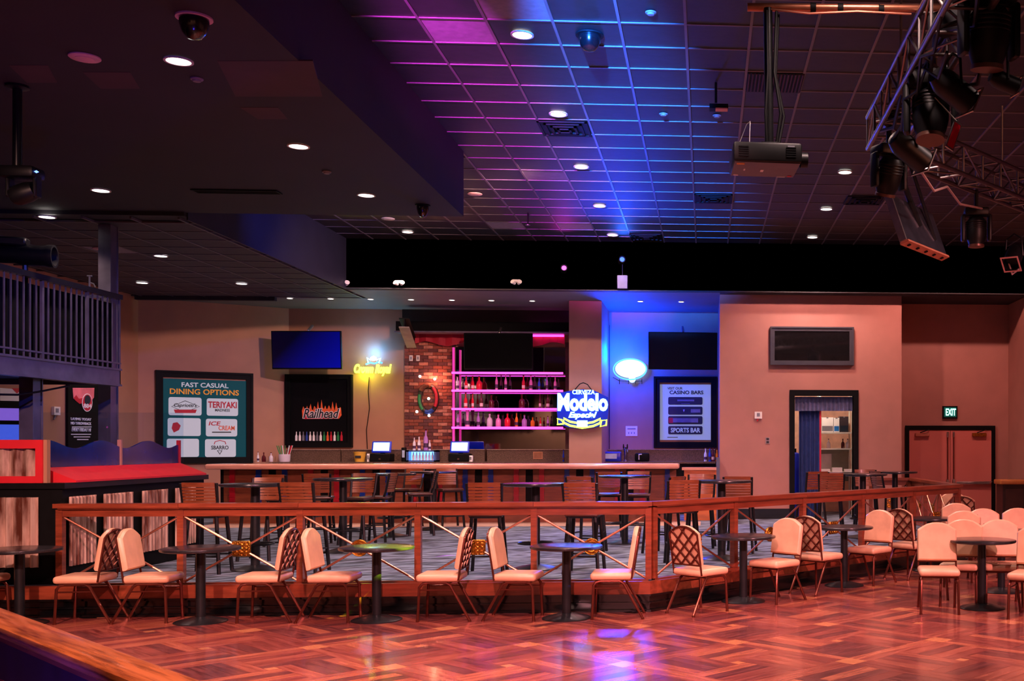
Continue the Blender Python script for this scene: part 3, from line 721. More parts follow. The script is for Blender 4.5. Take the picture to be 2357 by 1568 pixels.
# ================================================================ SIGNS AND PICTURES
class Sign:
    """a thing mounted on a wall line (point + direction), addressed by where it shows in the photo"""
    def __init__(s, name, label, cat, u, v, pt=None, dr=(1, 0), Y=None, off=.03, group=None):
        s.pt = Vector(pt) if pt is not None else Vector((0, Y)); s.dr = Vector(dr).normalized(); s.off = off
        s.n = Vector((s.dr.y, -s.dr.x)); s.pt = s.pt + s.n * off
        c = s.hit(u, v); s.c = c
        s.o = thing(name, label, cat, c, math.atan2(s.dr.y, s.dr.x), group)
    def hit(s, u, v):
        k = (u - CU) / F; d = Vector((k * CA + SA, CA - k * SA))       # ray in plan per unit depth
        zc = s.pt.dot(s.n) / d.dot(s.n)
        return P(u, v, zc)
    def xz(s, u, v):
        h = s.hit(u, v) - s.c
        return h.x * s.dr.x + h.y * s.dr.y, h.z
    def rect(s, u0, v0, u1, v1):
        x0, z1 = s.xz(u0, v0); x1, z0 = s.xz(u1, v1); return (x0 + x1) / 2, (z0 + z1) / 2, x1 - x0, z1 - z0
    def plate(s, name, u0, v0, u1, v1, m, y=0, t=.01, r=0, parent=None):
        x, z, wd, ht = s.rect(u0, v0, u1, v1); return plate(parent or s.o, name, x, z, wd, ht, m, y, t, r)
    def frame(s, name, u0, v0, u1, v1, wd, m, t=.05, y=.03):
        x, z, W_, H_ = s.rect(u0, v0, u1, v1); mb = MB(); a, b = W_ / 2, H_ / 2
        for lo, hi in (((x - a, y - t, z - b), (x - a + wd, y, z + b)), ((x + a - wd, y - t, z - b), (x + a, y, z + b)),
                       ((x - a + wd, y - t, z - b), (x + a - wd, y, z - b + wd)), ((x - a + wd, y - t, z + b - wd), (x + a - wd, y, z + b))): mb.b2(lo, hi)
        w2 = wd * .35
        for lo, hi in (((x - a, y - t - .02, z - b), (x - a + w2, y - t, z + b)), ((x + a - w2, y - t - .02, z - b), (x + a, y - t, z + b)),
                       ((x - a + w2, y - t - .02, z - b), (x + a - w2, y - t, z - b + w2)), ((x - a + w2, y - t - .02, z + b - w2), (x + a - w2, y - t, z + b))): mb.b2(lo, hi)
        return mb.build(name, m, s.o)
    def text(s, st, u0, v0, u1, v1, m, y=-.012, parent=None, **k):
        x, z, wd, ht = s.rect(u0, v0, u1, v1); return text(parent or s.o, st, x, z, ht, m, width=wd, y=y, **k)
    def poly(s, name, pts, m, y=-.012, t=.004, parent=None):
        return MB().prism([s.xz(*p) for p in pts], 0, t, M=Matrix.Translation((0, y, 0)) @ Matrix.Rotation(R(90), 4, 'X')).build(name, m, parent or s.o)
    def tube(s, name, pts, r, m, y=-.03, closed=False, parent=None):
        q = [s.xz(*p) for p in pts]; return MB().tube([(x, y, z) for x, z in q], r, 6, closed).build(name, m, parent or s.o)

PT_W = mat('print_white', L(240, 240, 240), .6, var=.02); PT_R = mat('print_red', L(196, 24, 50), .6, var=.05)
PT_K = mat('print_black', L(26, 26, 32), .6, var=.05); PT_G = mat('print_gold', L(232, 158, 56), .6, var=.05)
PT_T = mat('print_teal', L(12, 84, 92), .5, var=.1, scale=1); PT_P = mat('print_pink', L(238, 120, 130), .6, var=.2, scale=4)
PT_B = mat('print_blue', L(40, 70, 160), .6, var=.05); PT_O = mat('print_orange', L(236, 100, 48), .6, var=.25, scale=12)
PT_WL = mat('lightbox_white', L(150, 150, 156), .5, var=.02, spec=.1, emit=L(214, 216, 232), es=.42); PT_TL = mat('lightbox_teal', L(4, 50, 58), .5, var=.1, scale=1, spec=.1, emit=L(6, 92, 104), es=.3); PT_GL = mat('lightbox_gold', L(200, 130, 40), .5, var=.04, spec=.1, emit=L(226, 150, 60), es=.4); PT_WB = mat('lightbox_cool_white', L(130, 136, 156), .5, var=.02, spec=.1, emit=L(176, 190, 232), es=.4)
PT_N = mat('print_navy', L(16, 34, 52), .5, var=.1); PT_GY = mat('print_grey', L(120, 120, 130), .6); PT_GR = mat('print_green', L(30, 130, 70), .6)

# dining poster on the angled wall
aw, bw_ = Vector((XL - .05, 22.55)), Vector((-8.98, YB + .02))
S = Sign('framed_poster', 'black framed teal poster of fast casual dining logos on the angled wall', 'poster', 470, 955, pt=aw, dr=bw_ - aw)
S.frame('frame', 358, 852, 582, 1066, .13, M_BLK, t=.06)
S.plate('print', 376, 871, 568, 1058, PT_TL, y=.02)
S.text('FAST CASUAL', 418, 880, 526, 894, PT_WL, y=.008, bold=.02)
S.text('DINING OPTIONS', 391, 894, 550, 911, PT_GL, y=.008, bold=.02)
for (u0, v0, u1, v1) in ((388, 914, 464, 957), (476, 917, 548, 958), (386, 962, 462, 1004), (474, 964, 546, 1005), (384, 1010, 458, 1052), (472, 1011, 543, 1052)):
    S.plate('logo_card', u0, v0, u1, v1, PT_WL, y=.01, r=.04)
Y1 = -.002
S.poly('emblem', [(394, 936), (426, 922), (460, 936), (426, 950)], PT_K, y=Y1, t=.001); S.poly('emblem', [(396, 936), (426, 923.5), (458, 936), (426, 948.5)], PT_WL, y=Y1 - .001, t=.001)
S.text("Capriotti's", 400, 928, 453, 940, PT_K, y=Y1 - .003, shear=.25, bold=.02)
S.poly('ribbon', [(400, 943), (453, 943), (450, 951), (403, 951)], PT_R, y=Y1 - .002, t=.001)
S.text('TERIYAKI', 479, 924, 545, 940, PT_R, y=Y1, bold=.03); S.text('MADNESS', 495, 941, 529, 948, PT_K, y=Y1, bold=.02)
S.poly('emblem', [(398, 974), (408, 972), (416, 980), (412, 990), (400, 996), (395, 986)], PT_R, y=Y1, t=.001)
S.text('ICE', 480, 970, 508, 980, PT_R, y=Y1, shear=.2, bold=.02); S.text('CREAM', 503, 980, 540, 991, PT_O, y=Y1, bold=.02)
S.poly('print_line', [(488, 994), (532, 994), (532, 996.5), (488, 996.5)], PT_K, y=Y1, t=.001)
S.text('SBARRO', 486, 1026, 526, 1035, PT_K, y=Y1, bold=.02)
S.poly('emblem', [(499, 1037), (512, 1037), (506, 1047)], PT_K, y=Y1, t=.001); S.poly('emblem', [(501.5, 1038), (509.5, 1038), (506, 1044.5)], PT_WL, y=Y1 - .001, t=.001)
S.tube('emblem', [(493, 1023), (495, 1017), (506, 1014), (518, 1017), (520, 1023)], .008, PT_R, y=Y1)

# band poster with flames and bottles
S = Sign('framed_poster', 'black framed flame lettered poster above the back bar', 'poster', 736, 946, Y=YB)
S.frame('frame', 658, 862, 812, 1030, .1, M_BLK, t=.08)
S.plate('print', 668, 872, 803, 1022, mat('black_print', L(8, 9, 12), .45, var=.1, spec=.15), y=.02)
fl_ = [(696, 964)]; rr = random.Random(5)
for i in range(11):
    u = 694 + i * 8.4
    fl_ += [(u + 1, 944 + rr.uniform(-4, 3)), (u + 4, 926 + rr.uniform(-6, 8) + abs(i - 5) * 1.0), (u + 6.5, 940 + rr.uniform(-3, 3))]
fl_ += [(786, 956), (780, 964)]
S.poly('flames', fl_, PT_O, y=.008); 
S.poly('flames', [(700, 965), (698, 955), (740, 948), (782, 952), (778, 964)], PT_R, y=.006)
S.text('Railhead', 696, 940, 783, 964, PT_W, y=.004, shear=.3, bold=.06); S.text('Railhead', 698, 941, 781, 963, PT_K, y=.001, shear=.3, bold=.015)
cols = (PT_W, PT_W, PT_GY, PT_B, PT_W, PT_W, PT_GY, PT_W, PT_GR, PT_O, PT_R, PT_W, PT_GR, PT_R)
for i, m in enumerate(cols):
    u = 682 + i * 8
    S.poly('printed_bottle', [(u - 2.6, 1015), (u + 2.6, 1015), (u + 2.6, 1004), (u + 1, 1000), (u + 1, 994), (u - 1, 994), (u - 1, 1000), (u - 2.6, 1004)], m, y=.006)
# casino bars poster
S = Sign('framed_poster', 'black framed white poster of casino bars on the blue lit wall', 'poster', 1577, 948, Y=YB)
S.frame('frame', 1505, 867, 1650, 1031, .13, M_BLK, t=.07)
S.plate('print', 1519, 885, 1636, 1013, PT_WB, y=.02)
S.text('VISIT OUR', 1536, 891, 1571, 897, PT_N, y=.008, bold=.02); S.text('CASINO BARS', 1541, 899, 1619, 908, PT_N, y=.008, bold=.03)
for (v0, v1) in ((914, 932), (936, 955), (958, 977), (981, 1000)): S.plate('bar_card', 1538, v0, 1617, v1, PT_N, y=.01, r=.03)
S.poly('print_line', [(1559, 920), (1598, 920), (1598, 924), (1559, 924)], PT_GY, y=0); S.poly('print_line', [(1568, 929), (1588, 929), (1588, 930), (1568, 930)], PT_GY, y=0)
S.poly('emblem', [(1572, 943), (1576, 943), (1574, 949)], PT_W, y=0); S.poly('print_line', [(1590, 942), (1612, 942), (1612, 950), (1590, 950)], PT_GY, y=0)
S.poly('emblem', [(1539, 962), (1549, 962), (1549, 974), (1539, 974)], PT_R, y=0); S.plate('print_line', 1549, 963, 1607, 973, PT_GY, y=.001)
S.text('SPORTS BAR', 1544, 985, 1612, 996, PT_WB, y=-.002, bold=.03)
S.poly('print_line', [(1536, 1006), (1560, 1006), (1560, 1007.5), (1536, 1007.5)], PT_N, y=.008)
# show poster under the balcony
S = Sign('framed_poster', 'black show poster with white lettering under the balcony', 'poster', 192, 955, pt=(XL, 20), dr=(0, 1))
S.plate('board', 154, 860, 236, 1060, M_BLK, y=.02, t=.04)
S.poly('picture', [(164, 893), (214, 893), (213, 915), (206, 925), (188, 922), (176, 924), (166, 918)], PT_P, y=-.021)
S.poly('picture', [(166, 917), (172, 910), (178, 918), (190, 916), (194, 926), (180, 930), (170, 922)], PT_R, y=-.024)
def ell(cu_, cv_, ru, rv, n=18): return [(cu_ + ru * math.cos(q * 2 * math.pi / n), cv_ + rv * math.sin(q * 2 * math.pi / n)) for q in range(n)]
S.poly('badge', ell(197, 927, 12, 21), PT_W, y=-.026); S.poly('badge', ell(197, 927, 10.5, 19), PT_R, y=-.029); S.poly('badge', ell(197, 921, 7, 11), PT_N, y=-.031)
S.text('884', 188, 929, 206, 940, PT_W, y=-.033, bold=.03)
S.text('LAYING TODAY', 160, 961, 207, 969, PT_W, y=-.024, bold=.02); S.text('ND THROWBACK', 160, 971, 207, 979, PT_W, y=-.024, bold=.02)
S.text('EVERY FRIDAY NI', 162, 985, 206, 994, PT_W, y=-.024, shear=.15)
for (u0, u1, v) in ((160, 206, 999), (166, 204, 1005), (174, 200, 1011), (162, 207, 982)): S.poly('print_line', [(u0, v), (u1, v), (u1, v + 2), (u0, v + 2)], PT_W, y=-.024)
S = Sign('poster', 'white and red poster high under the balcony', 'poster', 42, 930, pt=(XL, 18), dr=(0, 1))
S.plate('board', 2, 893, 84, 1010, PT_W, y=.02)
S.poly('picture', [(28, 894), (52, 894), (40, 906)], PT_R, y=.008); S.poly('picture', ell(70, 935, 7, 20), mat('print_maroon', L(60, 20, 34), .6), y=.008)
# notice and plaque
S = Sign('notice', 'small white notice on the blue lit wall', 'notice', 1453, 992, Y=YB); S.plate('sheet', 1440, 981, 1467, 1004, PT_W, y=.025, t=.004)
S.poly('print_line', [(1444, 986), (1463, 986), (1463, 988), (1444, 988)], PT_GY, y=.018); 
for u in (1447, 1453.5, 1460): S.poly('print_mark', [(u - 1, 995), (u + 1, 995), (u + 1, 999), (u - 1, 999)], PT_GY, y=.018)
S = Sign('plaque', 'small brown plaque on the granite backsplash', 'plaque', 1238, 1048, Y=23.72, off=.012); S.plate('board', 1227, 1040, 1249, 1057, mat('tan_plaque', L(176, 122, 84), .5), y=.01)
S.plate('border', 1229, 1042, 1247, 1055, mat('bronze_plaque', L(140, 92, 62), .5), y=-.001, t=.003)

# ================================================================ NEON SIGNS (each carries its own light)
NW = glow('neon_white', (.17, .42, 1), 6); NB = glow('neon_blue', (.03, .15, 1), 6); NYW = glow('neon_lemon', (.6, 1, .06), 3.6)
NR = glow('neon_rose', (1, .45, .45), 2.5); NC = glow('neon_cyan', (.25, .7, 1), 4)
M_NBK = mat('neon_backing', L(6, 26, 96), .4, var=.1, spec=.3, emit=L(2, 40, 210), es=.55)
S = Sign('neon_sign', 'blue white beer neon with a yellow ribbon hanging before the pillar', 'neon sign', 1340, 940, Y=22.3, off=.05)
S.poly('backing', [(1283, 905), (1310, 900), (1340, 896), (1370, 900), (1400, 915), (1400, 945), (1396, 975), (1370, 984), (1340, 987), (1308, 984), (1284, 976), (1281, 945)], M_NBK, y=.05, t=.012)
S.text('Modelo', 1283, 905, 1399, 947, NW, y=.02, bold=.045, depth=.02)
S.text('CERVEZA', 1317, 897.5, 1369, 908, NW, y=.02, bold=.03, depth=.012)
S.text('Especial', 1308, 948, 1374, 966, NW, y=.02, shear=.35, bold=.05, depth=.012)
up = [(1297, 963), (1312, 971), (1340, 976), (1365, 972), (1382, 964)]; dn = [(1381, 974), (1365, 981), (1340, 985), (1312, 980), (1297, 973)]
S.tube('ribbon_tube', up + dn, .022, NYW, y=.02, closed=True)
S.tube('ribbon_tube', [(1283, 964), (1293, 967), (1296, 976), (1283, 977)], .02, NYW, y=.02, closed=True)
S.tube('ribbon_tube', [(1384, 968), (1396, 967), (1395, 979), (1382, 982)], .02, NYW, y=.02, closed=True)
S.poly('ribbon_block', [(1328, 968), (1352, 968), (1352, 982), (1328, 982)], NW, y=.02, t=.02)
S.tube('hanger', [(1322, 898), (1334, 884), (1342, 881), (1352, 885), (1363, 900)], .01, M_BLK, y=.03)
pc = S.hit(1340, 930); lamp('neon_lamp', 'POINT', pc + Vector((0, -.35, 0)), (.2, .4, 1), 22, size=.25)
for dx in (-.25, .25): MB().tube([(dx, .05, .1), (dx, .11, .1)], .02, 6).build('standoff', M_BLK, S.o)

S = Sign('neon_sign', 'yellow script neon topped by a blue crown on the tan wall', 'neon sign', 858, 842, Y=YB, off=.08)
S.text('Crown Royal', 815, 838, 901, 866, NYW, y=0, shear=.3, bold=.05, depth=.015)
S.tube('crown_tube', [(848, 836), (845, 824), (852, 829), (860, 820), (867, 829), (876, 825), (872, 836)], .02, NC, y=0)
S.poly('cushion', ell(860, 826, 8, 5.5), NR, y=-.01, t=.02)
S.tube('crown_tube', [(842, 839), (852, 835), (862, 837), (872, 833), (880, 836)], .018, NB, y=0)
S.tube('transformer_wire', [(848, 868), (846, 900), (849, 940), (842, 990), (844, 1034)], .008, M_BLK, y=.05)
pc = S.hit(860, 824); lamp('neon_lamp', 'POINT', pc + Vector((0, -.12, .12)), (.1, .42, 1), 20, size=.1)
pc = S.hit(840, 858); lamp('neon_lamp', 'POINT', pc + Vector((0, -.1, 0)), (.75, 1, .05), 16, size=.1)

S = Sign('neon_sign', 'glowing oval blue white neon on the wall beside the pillar', 'neon sign', 1450, 851, Y=YB, off=.12)
S.poly('lit_oval', ell(1451, 849, 35, 21, 28), NW, y=.03, t=.03)
S.poly('lit_tail', ell(1455, 873, 8, 8, 14), NW, y=.03, t=.03)
S.tube('oval_tube', ell(1450, 850, 38, 24, 28), .014, NB, y=0, closed=True)
for u in (1425, 1446, 1462, 1477): S.tube('bracket', [(u, 872), (u, 884)], .006, M_BLK, y=.08)
S.tube('bracket', [(1410, 868), (1425, 876), (1445, 878), (1477, 877)], .006, M_BLK, y=.08)
pc = S.hit(1448, 851); lamp('neon_lamp', 'POINT', pc + Vector((-.25, -.55, .3)), (.0, .035, 1), 650, size=.25)

# ================================================================ TELEVISIONS
def tv(label, u, v, wpx, hpx, Y, rz, tilt, screen):
    p = onY(u, v, Y); s_ = (p.y * CA + p.x * SA) / F; wd, ht = wpx * s_, hpx * s_
    t = thing('television', label, 'television', p, rz, 'wall televisions above the bar')
    Mx = Matrix.Rotation(tilt, 4, 'X')
    MB().rbox((0, .03, 0), (wd, .06, ht), .008, 1, M=Mx).build('body', M_BLK, t)
    MB().b2((-wd / 2 + .02, -.004, -ht / 2 + .03), (wd / 2 - .02, 0, ht / 2 - .02), M=Mx).build('screen', screen, t)
    MB().tube([(0, .1, .1), (0, .1, ht / 2 + .02), (0, .3, ht / 2 + .14)], .03, 8).build('mount_arm', M_STEEL, t)
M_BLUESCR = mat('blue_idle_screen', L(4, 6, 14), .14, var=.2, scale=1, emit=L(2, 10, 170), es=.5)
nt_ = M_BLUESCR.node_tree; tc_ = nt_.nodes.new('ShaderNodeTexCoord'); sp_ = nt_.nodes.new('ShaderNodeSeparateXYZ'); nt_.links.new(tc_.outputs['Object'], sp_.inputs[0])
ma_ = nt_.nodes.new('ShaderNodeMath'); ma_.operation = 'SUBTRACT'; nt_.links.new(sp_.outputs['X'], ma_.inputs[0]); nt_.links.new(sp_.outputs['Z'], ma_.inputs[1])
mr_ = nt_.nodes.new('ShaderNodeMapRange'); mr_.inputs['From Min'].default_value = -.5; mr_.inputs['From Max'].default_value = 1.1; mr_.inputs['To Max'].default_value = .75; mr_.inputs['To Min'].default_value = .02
nt_.links.new(ma_.outputs[0], mr_.inputs['Value']); nt_.links.new(mr_.outputs[0], nt_.nodes['Principled BSDF'].inputs['Emission Strength'])   # blue reflection put into the emission, brighter towards the lower right
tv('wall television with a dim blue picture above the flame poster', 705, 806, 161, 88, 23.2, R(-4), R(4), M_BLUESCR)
tv('black television over the lit bottle shelves', 1147, 809, 156, 84, 23.3, 0, R(3), M_DARKGL)
tv('black television above the casino bars poster', 1572, 808, 158, 86, 23.2, R(3), R(3), M_DARKGL)

# ================================================================ BRICK ALCOVE, MIRROR AND BOTTLE SHELVES
bx_0, bx_1 = onY(930, 900, YB - .1).x, onY(1047, 900, YB - .1).x
bz_0, bz_1 = 1.672, onY(990, 786, YB - .1).z
bw = struct('wall_brick', MB().b2((bx_0, YB - .05, bz_0), (bx_1, YB, bz_1 + .55)), mat('mortar', L(96, 74, 66), .85, world=True), 'red brick panel beside the bottle shelves')
BM = [mat('brick_' + 'abc'[i], c, .8, var=.25, scale=18, bump=.3) for i, c in enumerate((L(136, 66, 50), L(96, 50, 50), L(182, 118, 100)))]
bl, bh = .205, .073
BMESH = {(m, h): MB().b2((0, -.022, 0), (bl - .01 if not h else bl / 2 - .01, 0, bh - .01)).mesh('brick', BM[m]) for m in range(3) for h in (0, 1)}
def bricks(parent, x0, x1, z0, z1, Yf):
    row = 0; z = z0
    while z + bh <= z1 + .01:
        x = x0
        first = True
        while x < x1 - .04:
            half = first and row % 2
            wd = bl / 2 if half else bl
            if x + wd > x1 + .01: half = 1; wd = bl / 2
            if x + wd > x1 + .03: break
            o = bpy.data.objects.new('brick', BMESH[(rng.choice((0, 0, 1, 1, 2)), 1 if half else 0)]); COL.objects.link(o); o.location = (x, Yf, z); setp(o, parent)
            x += wd; first = False
        z += bh; row += 1
bricks(bw, bx_0, bx_1, bz_0, bz_1, YB - .05)
sx = onY(1302, 900, YB).x
bw2 = struct('wall_brick_strip', MB().b2((sx, YB - .05, bz_0), (-2.8, YB, bz_1)).b2((-2.12, YB - .05, bz_0), (onY(1404, 900, YB).x, YB, 4.4)), mat('mortar', L(96, 74, 66)), 'narrow brick strip behind the pillar')
bricks(bw2, -2.12, onY(1404, 900, YB - .07).x, bz_0, 4.4, YB - .05)
mirror = thing('bar_mirror', 'large mirror behind the lit bottle shelves', 'mirror')
m0, m1 = onY(1046, 900, YB - .03), onY(1302, 900, YB - .03)
MB().b2((m0.x, YB - .03, 1.672), (m1.x, YB, onY(1200, 800, YB).z)).build('glass', M_MIRROR, mirror)
t = thing('header_beam', 'dark steel header across the top of the bar alcove', 'beam')
zb0, zb1 = onY(1100, 765, 23.7).z, onY(1100, 742, 23.7).z
MB().b2((bx_0 - .05, 23.6, zb0), (-2.8, 23.75, zb1)).build('web', M_BLK, t)
MB().b2((bx_0 - .05, 23.5, zb0 - .03), (-2.8, 23.85, zb0)).build('flange', mat('bluish_steel', L(120, 110, 130), .4, .6, var=.15), t)
MB().b2((bx_0 - .05, YB - .06, zb1), (-2.8, YB, LC)).build('upper_board', mat('dark_board', L(38, 30, 32), .7), t)
t = thing('steel_beam', 'grey steel beam end sticking out above the brick panel', 'beam')
a_, b_ = P(930, 752, 21.9), P(950, 806, 23.9)
Mx = Matrix.Translation(a_) @ (b_ - a_).to_track_quat('X', 'Z').to_matrix().to_4x4(); l_ = (b_ - a_).length
MB().b2((0, -.1, -.02), (l_, .1, 0), M=Mx).build('lower_flange', mat('grey_beam_paint', L(150, 140, 128), .5, .2), t)
MB().b2((0, -.012, 0), (l_, .012, .16), M=Mx).build('web', M_BLK, t); MB().b2((0, -.1, .16), (l_, .1, .18), M=Mx).build('upper_flange', M_BLK, t)
# red bunting / lit panel below the header
t = thing('red_valance', 'red draped cloth under the header beam', 'valance')
N = 40; vs, fs = [], []
xa, xb = onY(955, 770, 23.95).x, onY(1300, 770, 23.95).x
for i in range(N + 1):
    x = xa + (xb - xa) * i / N; y = 23.95 + .03 * math.sin(i * 1.7); zt = onY(1100, 768, 23.95).z; zl = onY(1100, 792, 23.95).z + .05 * math.sin(i * .55)
    vs += [(x, y, zt), (x, y, zl), (x, y + .01, zl), (x, y + .01, zt)]
for i in range(N):
    a = 4 * i; b = a + 4; fs += [(a + k, a + (k + 1) % 4, b + (k + 1) % 4, b + k) for k in range(4)]
MB().add(vs, fs).build('cloth', mat('red_cloth', L(168, 20, 48), .7, var=.1), t)

M_MAG = glow('magenta_led', (1, .045, .62), 4.6)
SHV = (858, 899, 941, 984)
SH = []
for i, v in enumerate(SHV):
    a_, b_ = onY(1040, v, 23.72), onY(1296, v, 23.72)
    t = thing('bottle_shelf', ('highest', 'second', 'third', 'lowest')[i] + ' magenta edge lit glass shelf in the bar alcove', 'shelf', (0, 0, 0), 0, 'magenta lit shelves')
    z = (a_.z + b_.z) / 2; SH.append((a_.x, b_.x, z))
    MB().b2((a_.x, 23.72, z - .02), (b_.x, YB - .04, z + .008)).build('board', mat('shelf_glass', L(90, 50, 96), .2, trans=.3), t)
    MB().b2((a_.x, 23.69, z - .03), (b_.x, 23.72, z + .012)).build('led_strip', M_MAG, t)
t = thing('led_upright', 'magenta light strip climbing the edge of the mirror', 'light strip')
a_ = onY(1044, 800, 23.8); MB().b2((a_.x - .02, 23.78, 1.68), (a_.x + .02, 23.82, a_.z)).build('tube', glow('magenta_led_dim', (1, .03, .4), 1.1), t)
t = thing('led_upper_strip', 'magenta glowing strip under the header beam', 'light strip')
a_, b_ = onY(1225, 772, 23.9), onY(1298, 776, 23.9); MB().b2((a_.x, 23.85, a_.z - .03), (b_.x, 23.9, a_.z + .03)).build('tube', M_MAG, t)

def bottle_glass(nm, c, tr=.55, es=0): return mat('bottle_' + nm, c, .1, var=.05, trans=tr * .25, coat=.3)
BG = {'clear': bottle_glass('clear', L(236, 226, 240), .8), 'pink': bottle_glass('pink', L(246, 150, 214)), 'red': bottle_glass('red', L(226, 30, 52)),
      'amber': bottle_glass('amber', L(236, 130, 30)), 'dark': bottle_glass('dark', L(84, 20, 30), .2), 'blue': bottle_glass('blue', L(30, 70, 220)),
      'violet': bottle_glass('violet', L(186, 130, 216)), 'white': mat('bottle_white', L(220, 220, 226), .3), 'green': bottle_glass('green', L(30, 120, 60))}
BPROF = {'tall': [(.036, 0), (.038, .01), (.038, .17), (.03, .21), (.014, .245), (.0135, .31), (.016, .312), (.016, .325)],
         'slim': [(.03, 0), (.032, .01), (.032, .2), (.022, .25), (.012, .28), (.012, .36), (.015, .362), (.015, .375)],
         'squat': [(.048, 0), (.052, .01), (.052, .12), (.04, .155), (.015, .18), (.015, .22), (.018, .222), (.018, .235)],
         'flare': [(.05, 0), (.052, .02), (.03, .14), (.024, .2), (.034, .3), (.042, .36), (.04, .365)]}
BME = {}
def bottle(x, y, z, h, shape, col, label, group, cap='dark'):
    pr = BPROF[shape]; H0 = pr[-1][1]
    if (shape, col) not in BME:
        BME[(shape, col)] = (MB().lathe(pr, 14).mesh('glass', BG[col]),
                             MB().lathe([(pr[0][0] + .0025, H0 * .14), (pr[0][0] + .0025, H0 * .36)], 14).mesh('label_band', mat('bottle_label_' + ('a' if col in ('dark', 'red') else 'b'), L(220, 190, 190) if col in ('dark', 'red') else L(70, 40, 80), .6)),
                             MB().lathe([(0, H0 - .002), (.018, H0 - .002), (.018, H0 + .022), (0, H0 + .022)], 10).mesh('cap', BG[cap]))
    t = thing('bottle', label, 'bottle', (x, y, z), rng.uniform(0, 6), group); t.scale = (h / H0,) * 3
    for nm, me in zip(('glass', 'label_band', 'cap'), BME[(shape, col)]):
        o = bpy.data.objects.new(nm, me); COL.objects.link(o); setp(o, t)
ORD = ('first', 'second', 'third', 'fourth', 'fifth', 'sixth', 'seventh', 'eighth', 'ninth', 'tenth', 'eleventh', 'twelfth', 'thirteenth')
rows = ((1, 'upper', ((1053, 30, 'tall', 'clear'), (1073, 31, 'tall', 'red'), (1088, 31, 'tall', 'red'), (1103, 30, 'squat', 'red'), (1143, 38, 'slim', 'pink'), (1164, 38, 'slim', 'pink'),
                      (1205, 33, 'tall', 'red'), (1222, 34, 'tall', 'pink'), (1241, 28, 'tall', 'blue'), (1259, 34, 'slim', 'violet'), (1278, 30, 'tall', 'pink'))),
        (2, 'middle', ((1072, 34, 'tall', 'red'), (1088, 33, 'slim', 'red'), (1108, 34, 'tall', 'dark'), (1131, 28, 'squat', 'dark'), (1201, 31, 'squat', 'dark'), (1243, 32, 'slim', 'dark'), (1261, 32, 'tall', 'dark'), (1290, 28, 'tall', 'dark'))),
        (3, 'bottom', ((1054, 30, 'tall', 'violet'), (1076, 40, 'flare', 'pink'), (1101, 34, 'tall', 'violet'), (1127, 30, 'squat', 'clear'), (1147, 28, 'squat', 'pink'), (1168, 30, 'squat', 'red'),
                       (1189, 32, 'tall', 'amber'), (1207, 27, 'squat', 'violet'), (1226, 22, 'squat', 'amber'), (1244, 22, 'tall', 'red'), (1261, 24, 'tall', 'violet'))))
for i, nm, lst in rows:
    for k, (u, hp, shp, c) in enumerate(lst):
        p = onY(u, SHV[i], 23.86); zc = p.y * CA + p.x * SA
        bottle(p.x, 23.86, SH[i][2] + .008, hp * zc / F, shp, c, '%s glass bottle, %s along the %s magenta shelf from the brick side' % (c, ORD[k], nm), 'bottles on the magenta shelves')

# pool of items along the back bar
def on_counter(u, Y=23.35): p = onY(u, 1060, Y); return p.x, Y, 1.41
GBK = 'bottles standing on the back bar'
for (u, hp, shp, c, lab) in ((594, 22, 'tall', 'white', 'white labelled bottle at the far end of the back bar'), (607, 20, 'squat', 'dark', 'squat dark bottle beside the white labelled one'),
                        (624, 20, 'squat', 'clear', 'round clear decanter on the back bar near the flame poster'), (1297, 26, 'slim', 'blue', 'slim blue bottle standing at the pillar'),
                        (1387, 16, 'squat', 'blue', 'small blue bottle just past the pillar'),
                        (1624, 30, 'tall', 'white', 'white bottle at the rose wall end of the back bar'), (1634, 30, 'tall', 'blue', 'blue bottle second from the rose wall end of the back bar'),
                        (1641, 30, 'tall', 'dark', 'dark cream labelled bottle near the rose wall'), (1650, 27, 'tall', 'amber', 'amber bottle touching the rose wall')):
    x, y, z = on_counter(u); bottle(x, y, z, hp * (y * CA + x * SA) / F, shp, c, lab, GBK)
# bar tool caddy with coloured sticks
x, y, z = on_counter(655)
t = thing('stirrer_jar', 'glass jar of red and green stirrers on the back bar', 'jar', (x, y, z))
MB().lathe([(.1, 0), (.11, .02), (.12, .16), (.115, .16), (.1, .03), (0, .03)], 16).build('jar', BG['clear'], t)
for k in range(12):
    a_ = k * 2.4; MB().tube([(.05 * math.cos(a_), .05 * math.sin(a_), .02), (.15 * math.cos(a_), .15 * math.sin(a_), .34)], .009, 5).build('stirrer', (PT_R, PT_GR, PT_W)[k % 3], t)
x, y, z = on_counter(828)
t = thing('bucket', 'yellow plastic bucket with dark lettering on the back bar', 'bucket', (x, y, z))
MB().lathe([(.095, 0), (.125, .2), (.13, .2), (.13, .21), (.12, .21), (.09, .01), (0, .01)], 20).build('pail', mat('yellow_plastic', L(214, 166, 62), .4, var=.06), t)
MB().b2((-.06, -.122, .08), (.06, -.112, .13)).build('printed_band', PT_K, t)
M_SCR = glow('register_screen', (.35, .6, 1), 3.5); M_SCRW = glow('register_window', (.75, .9, 1), 4.5)
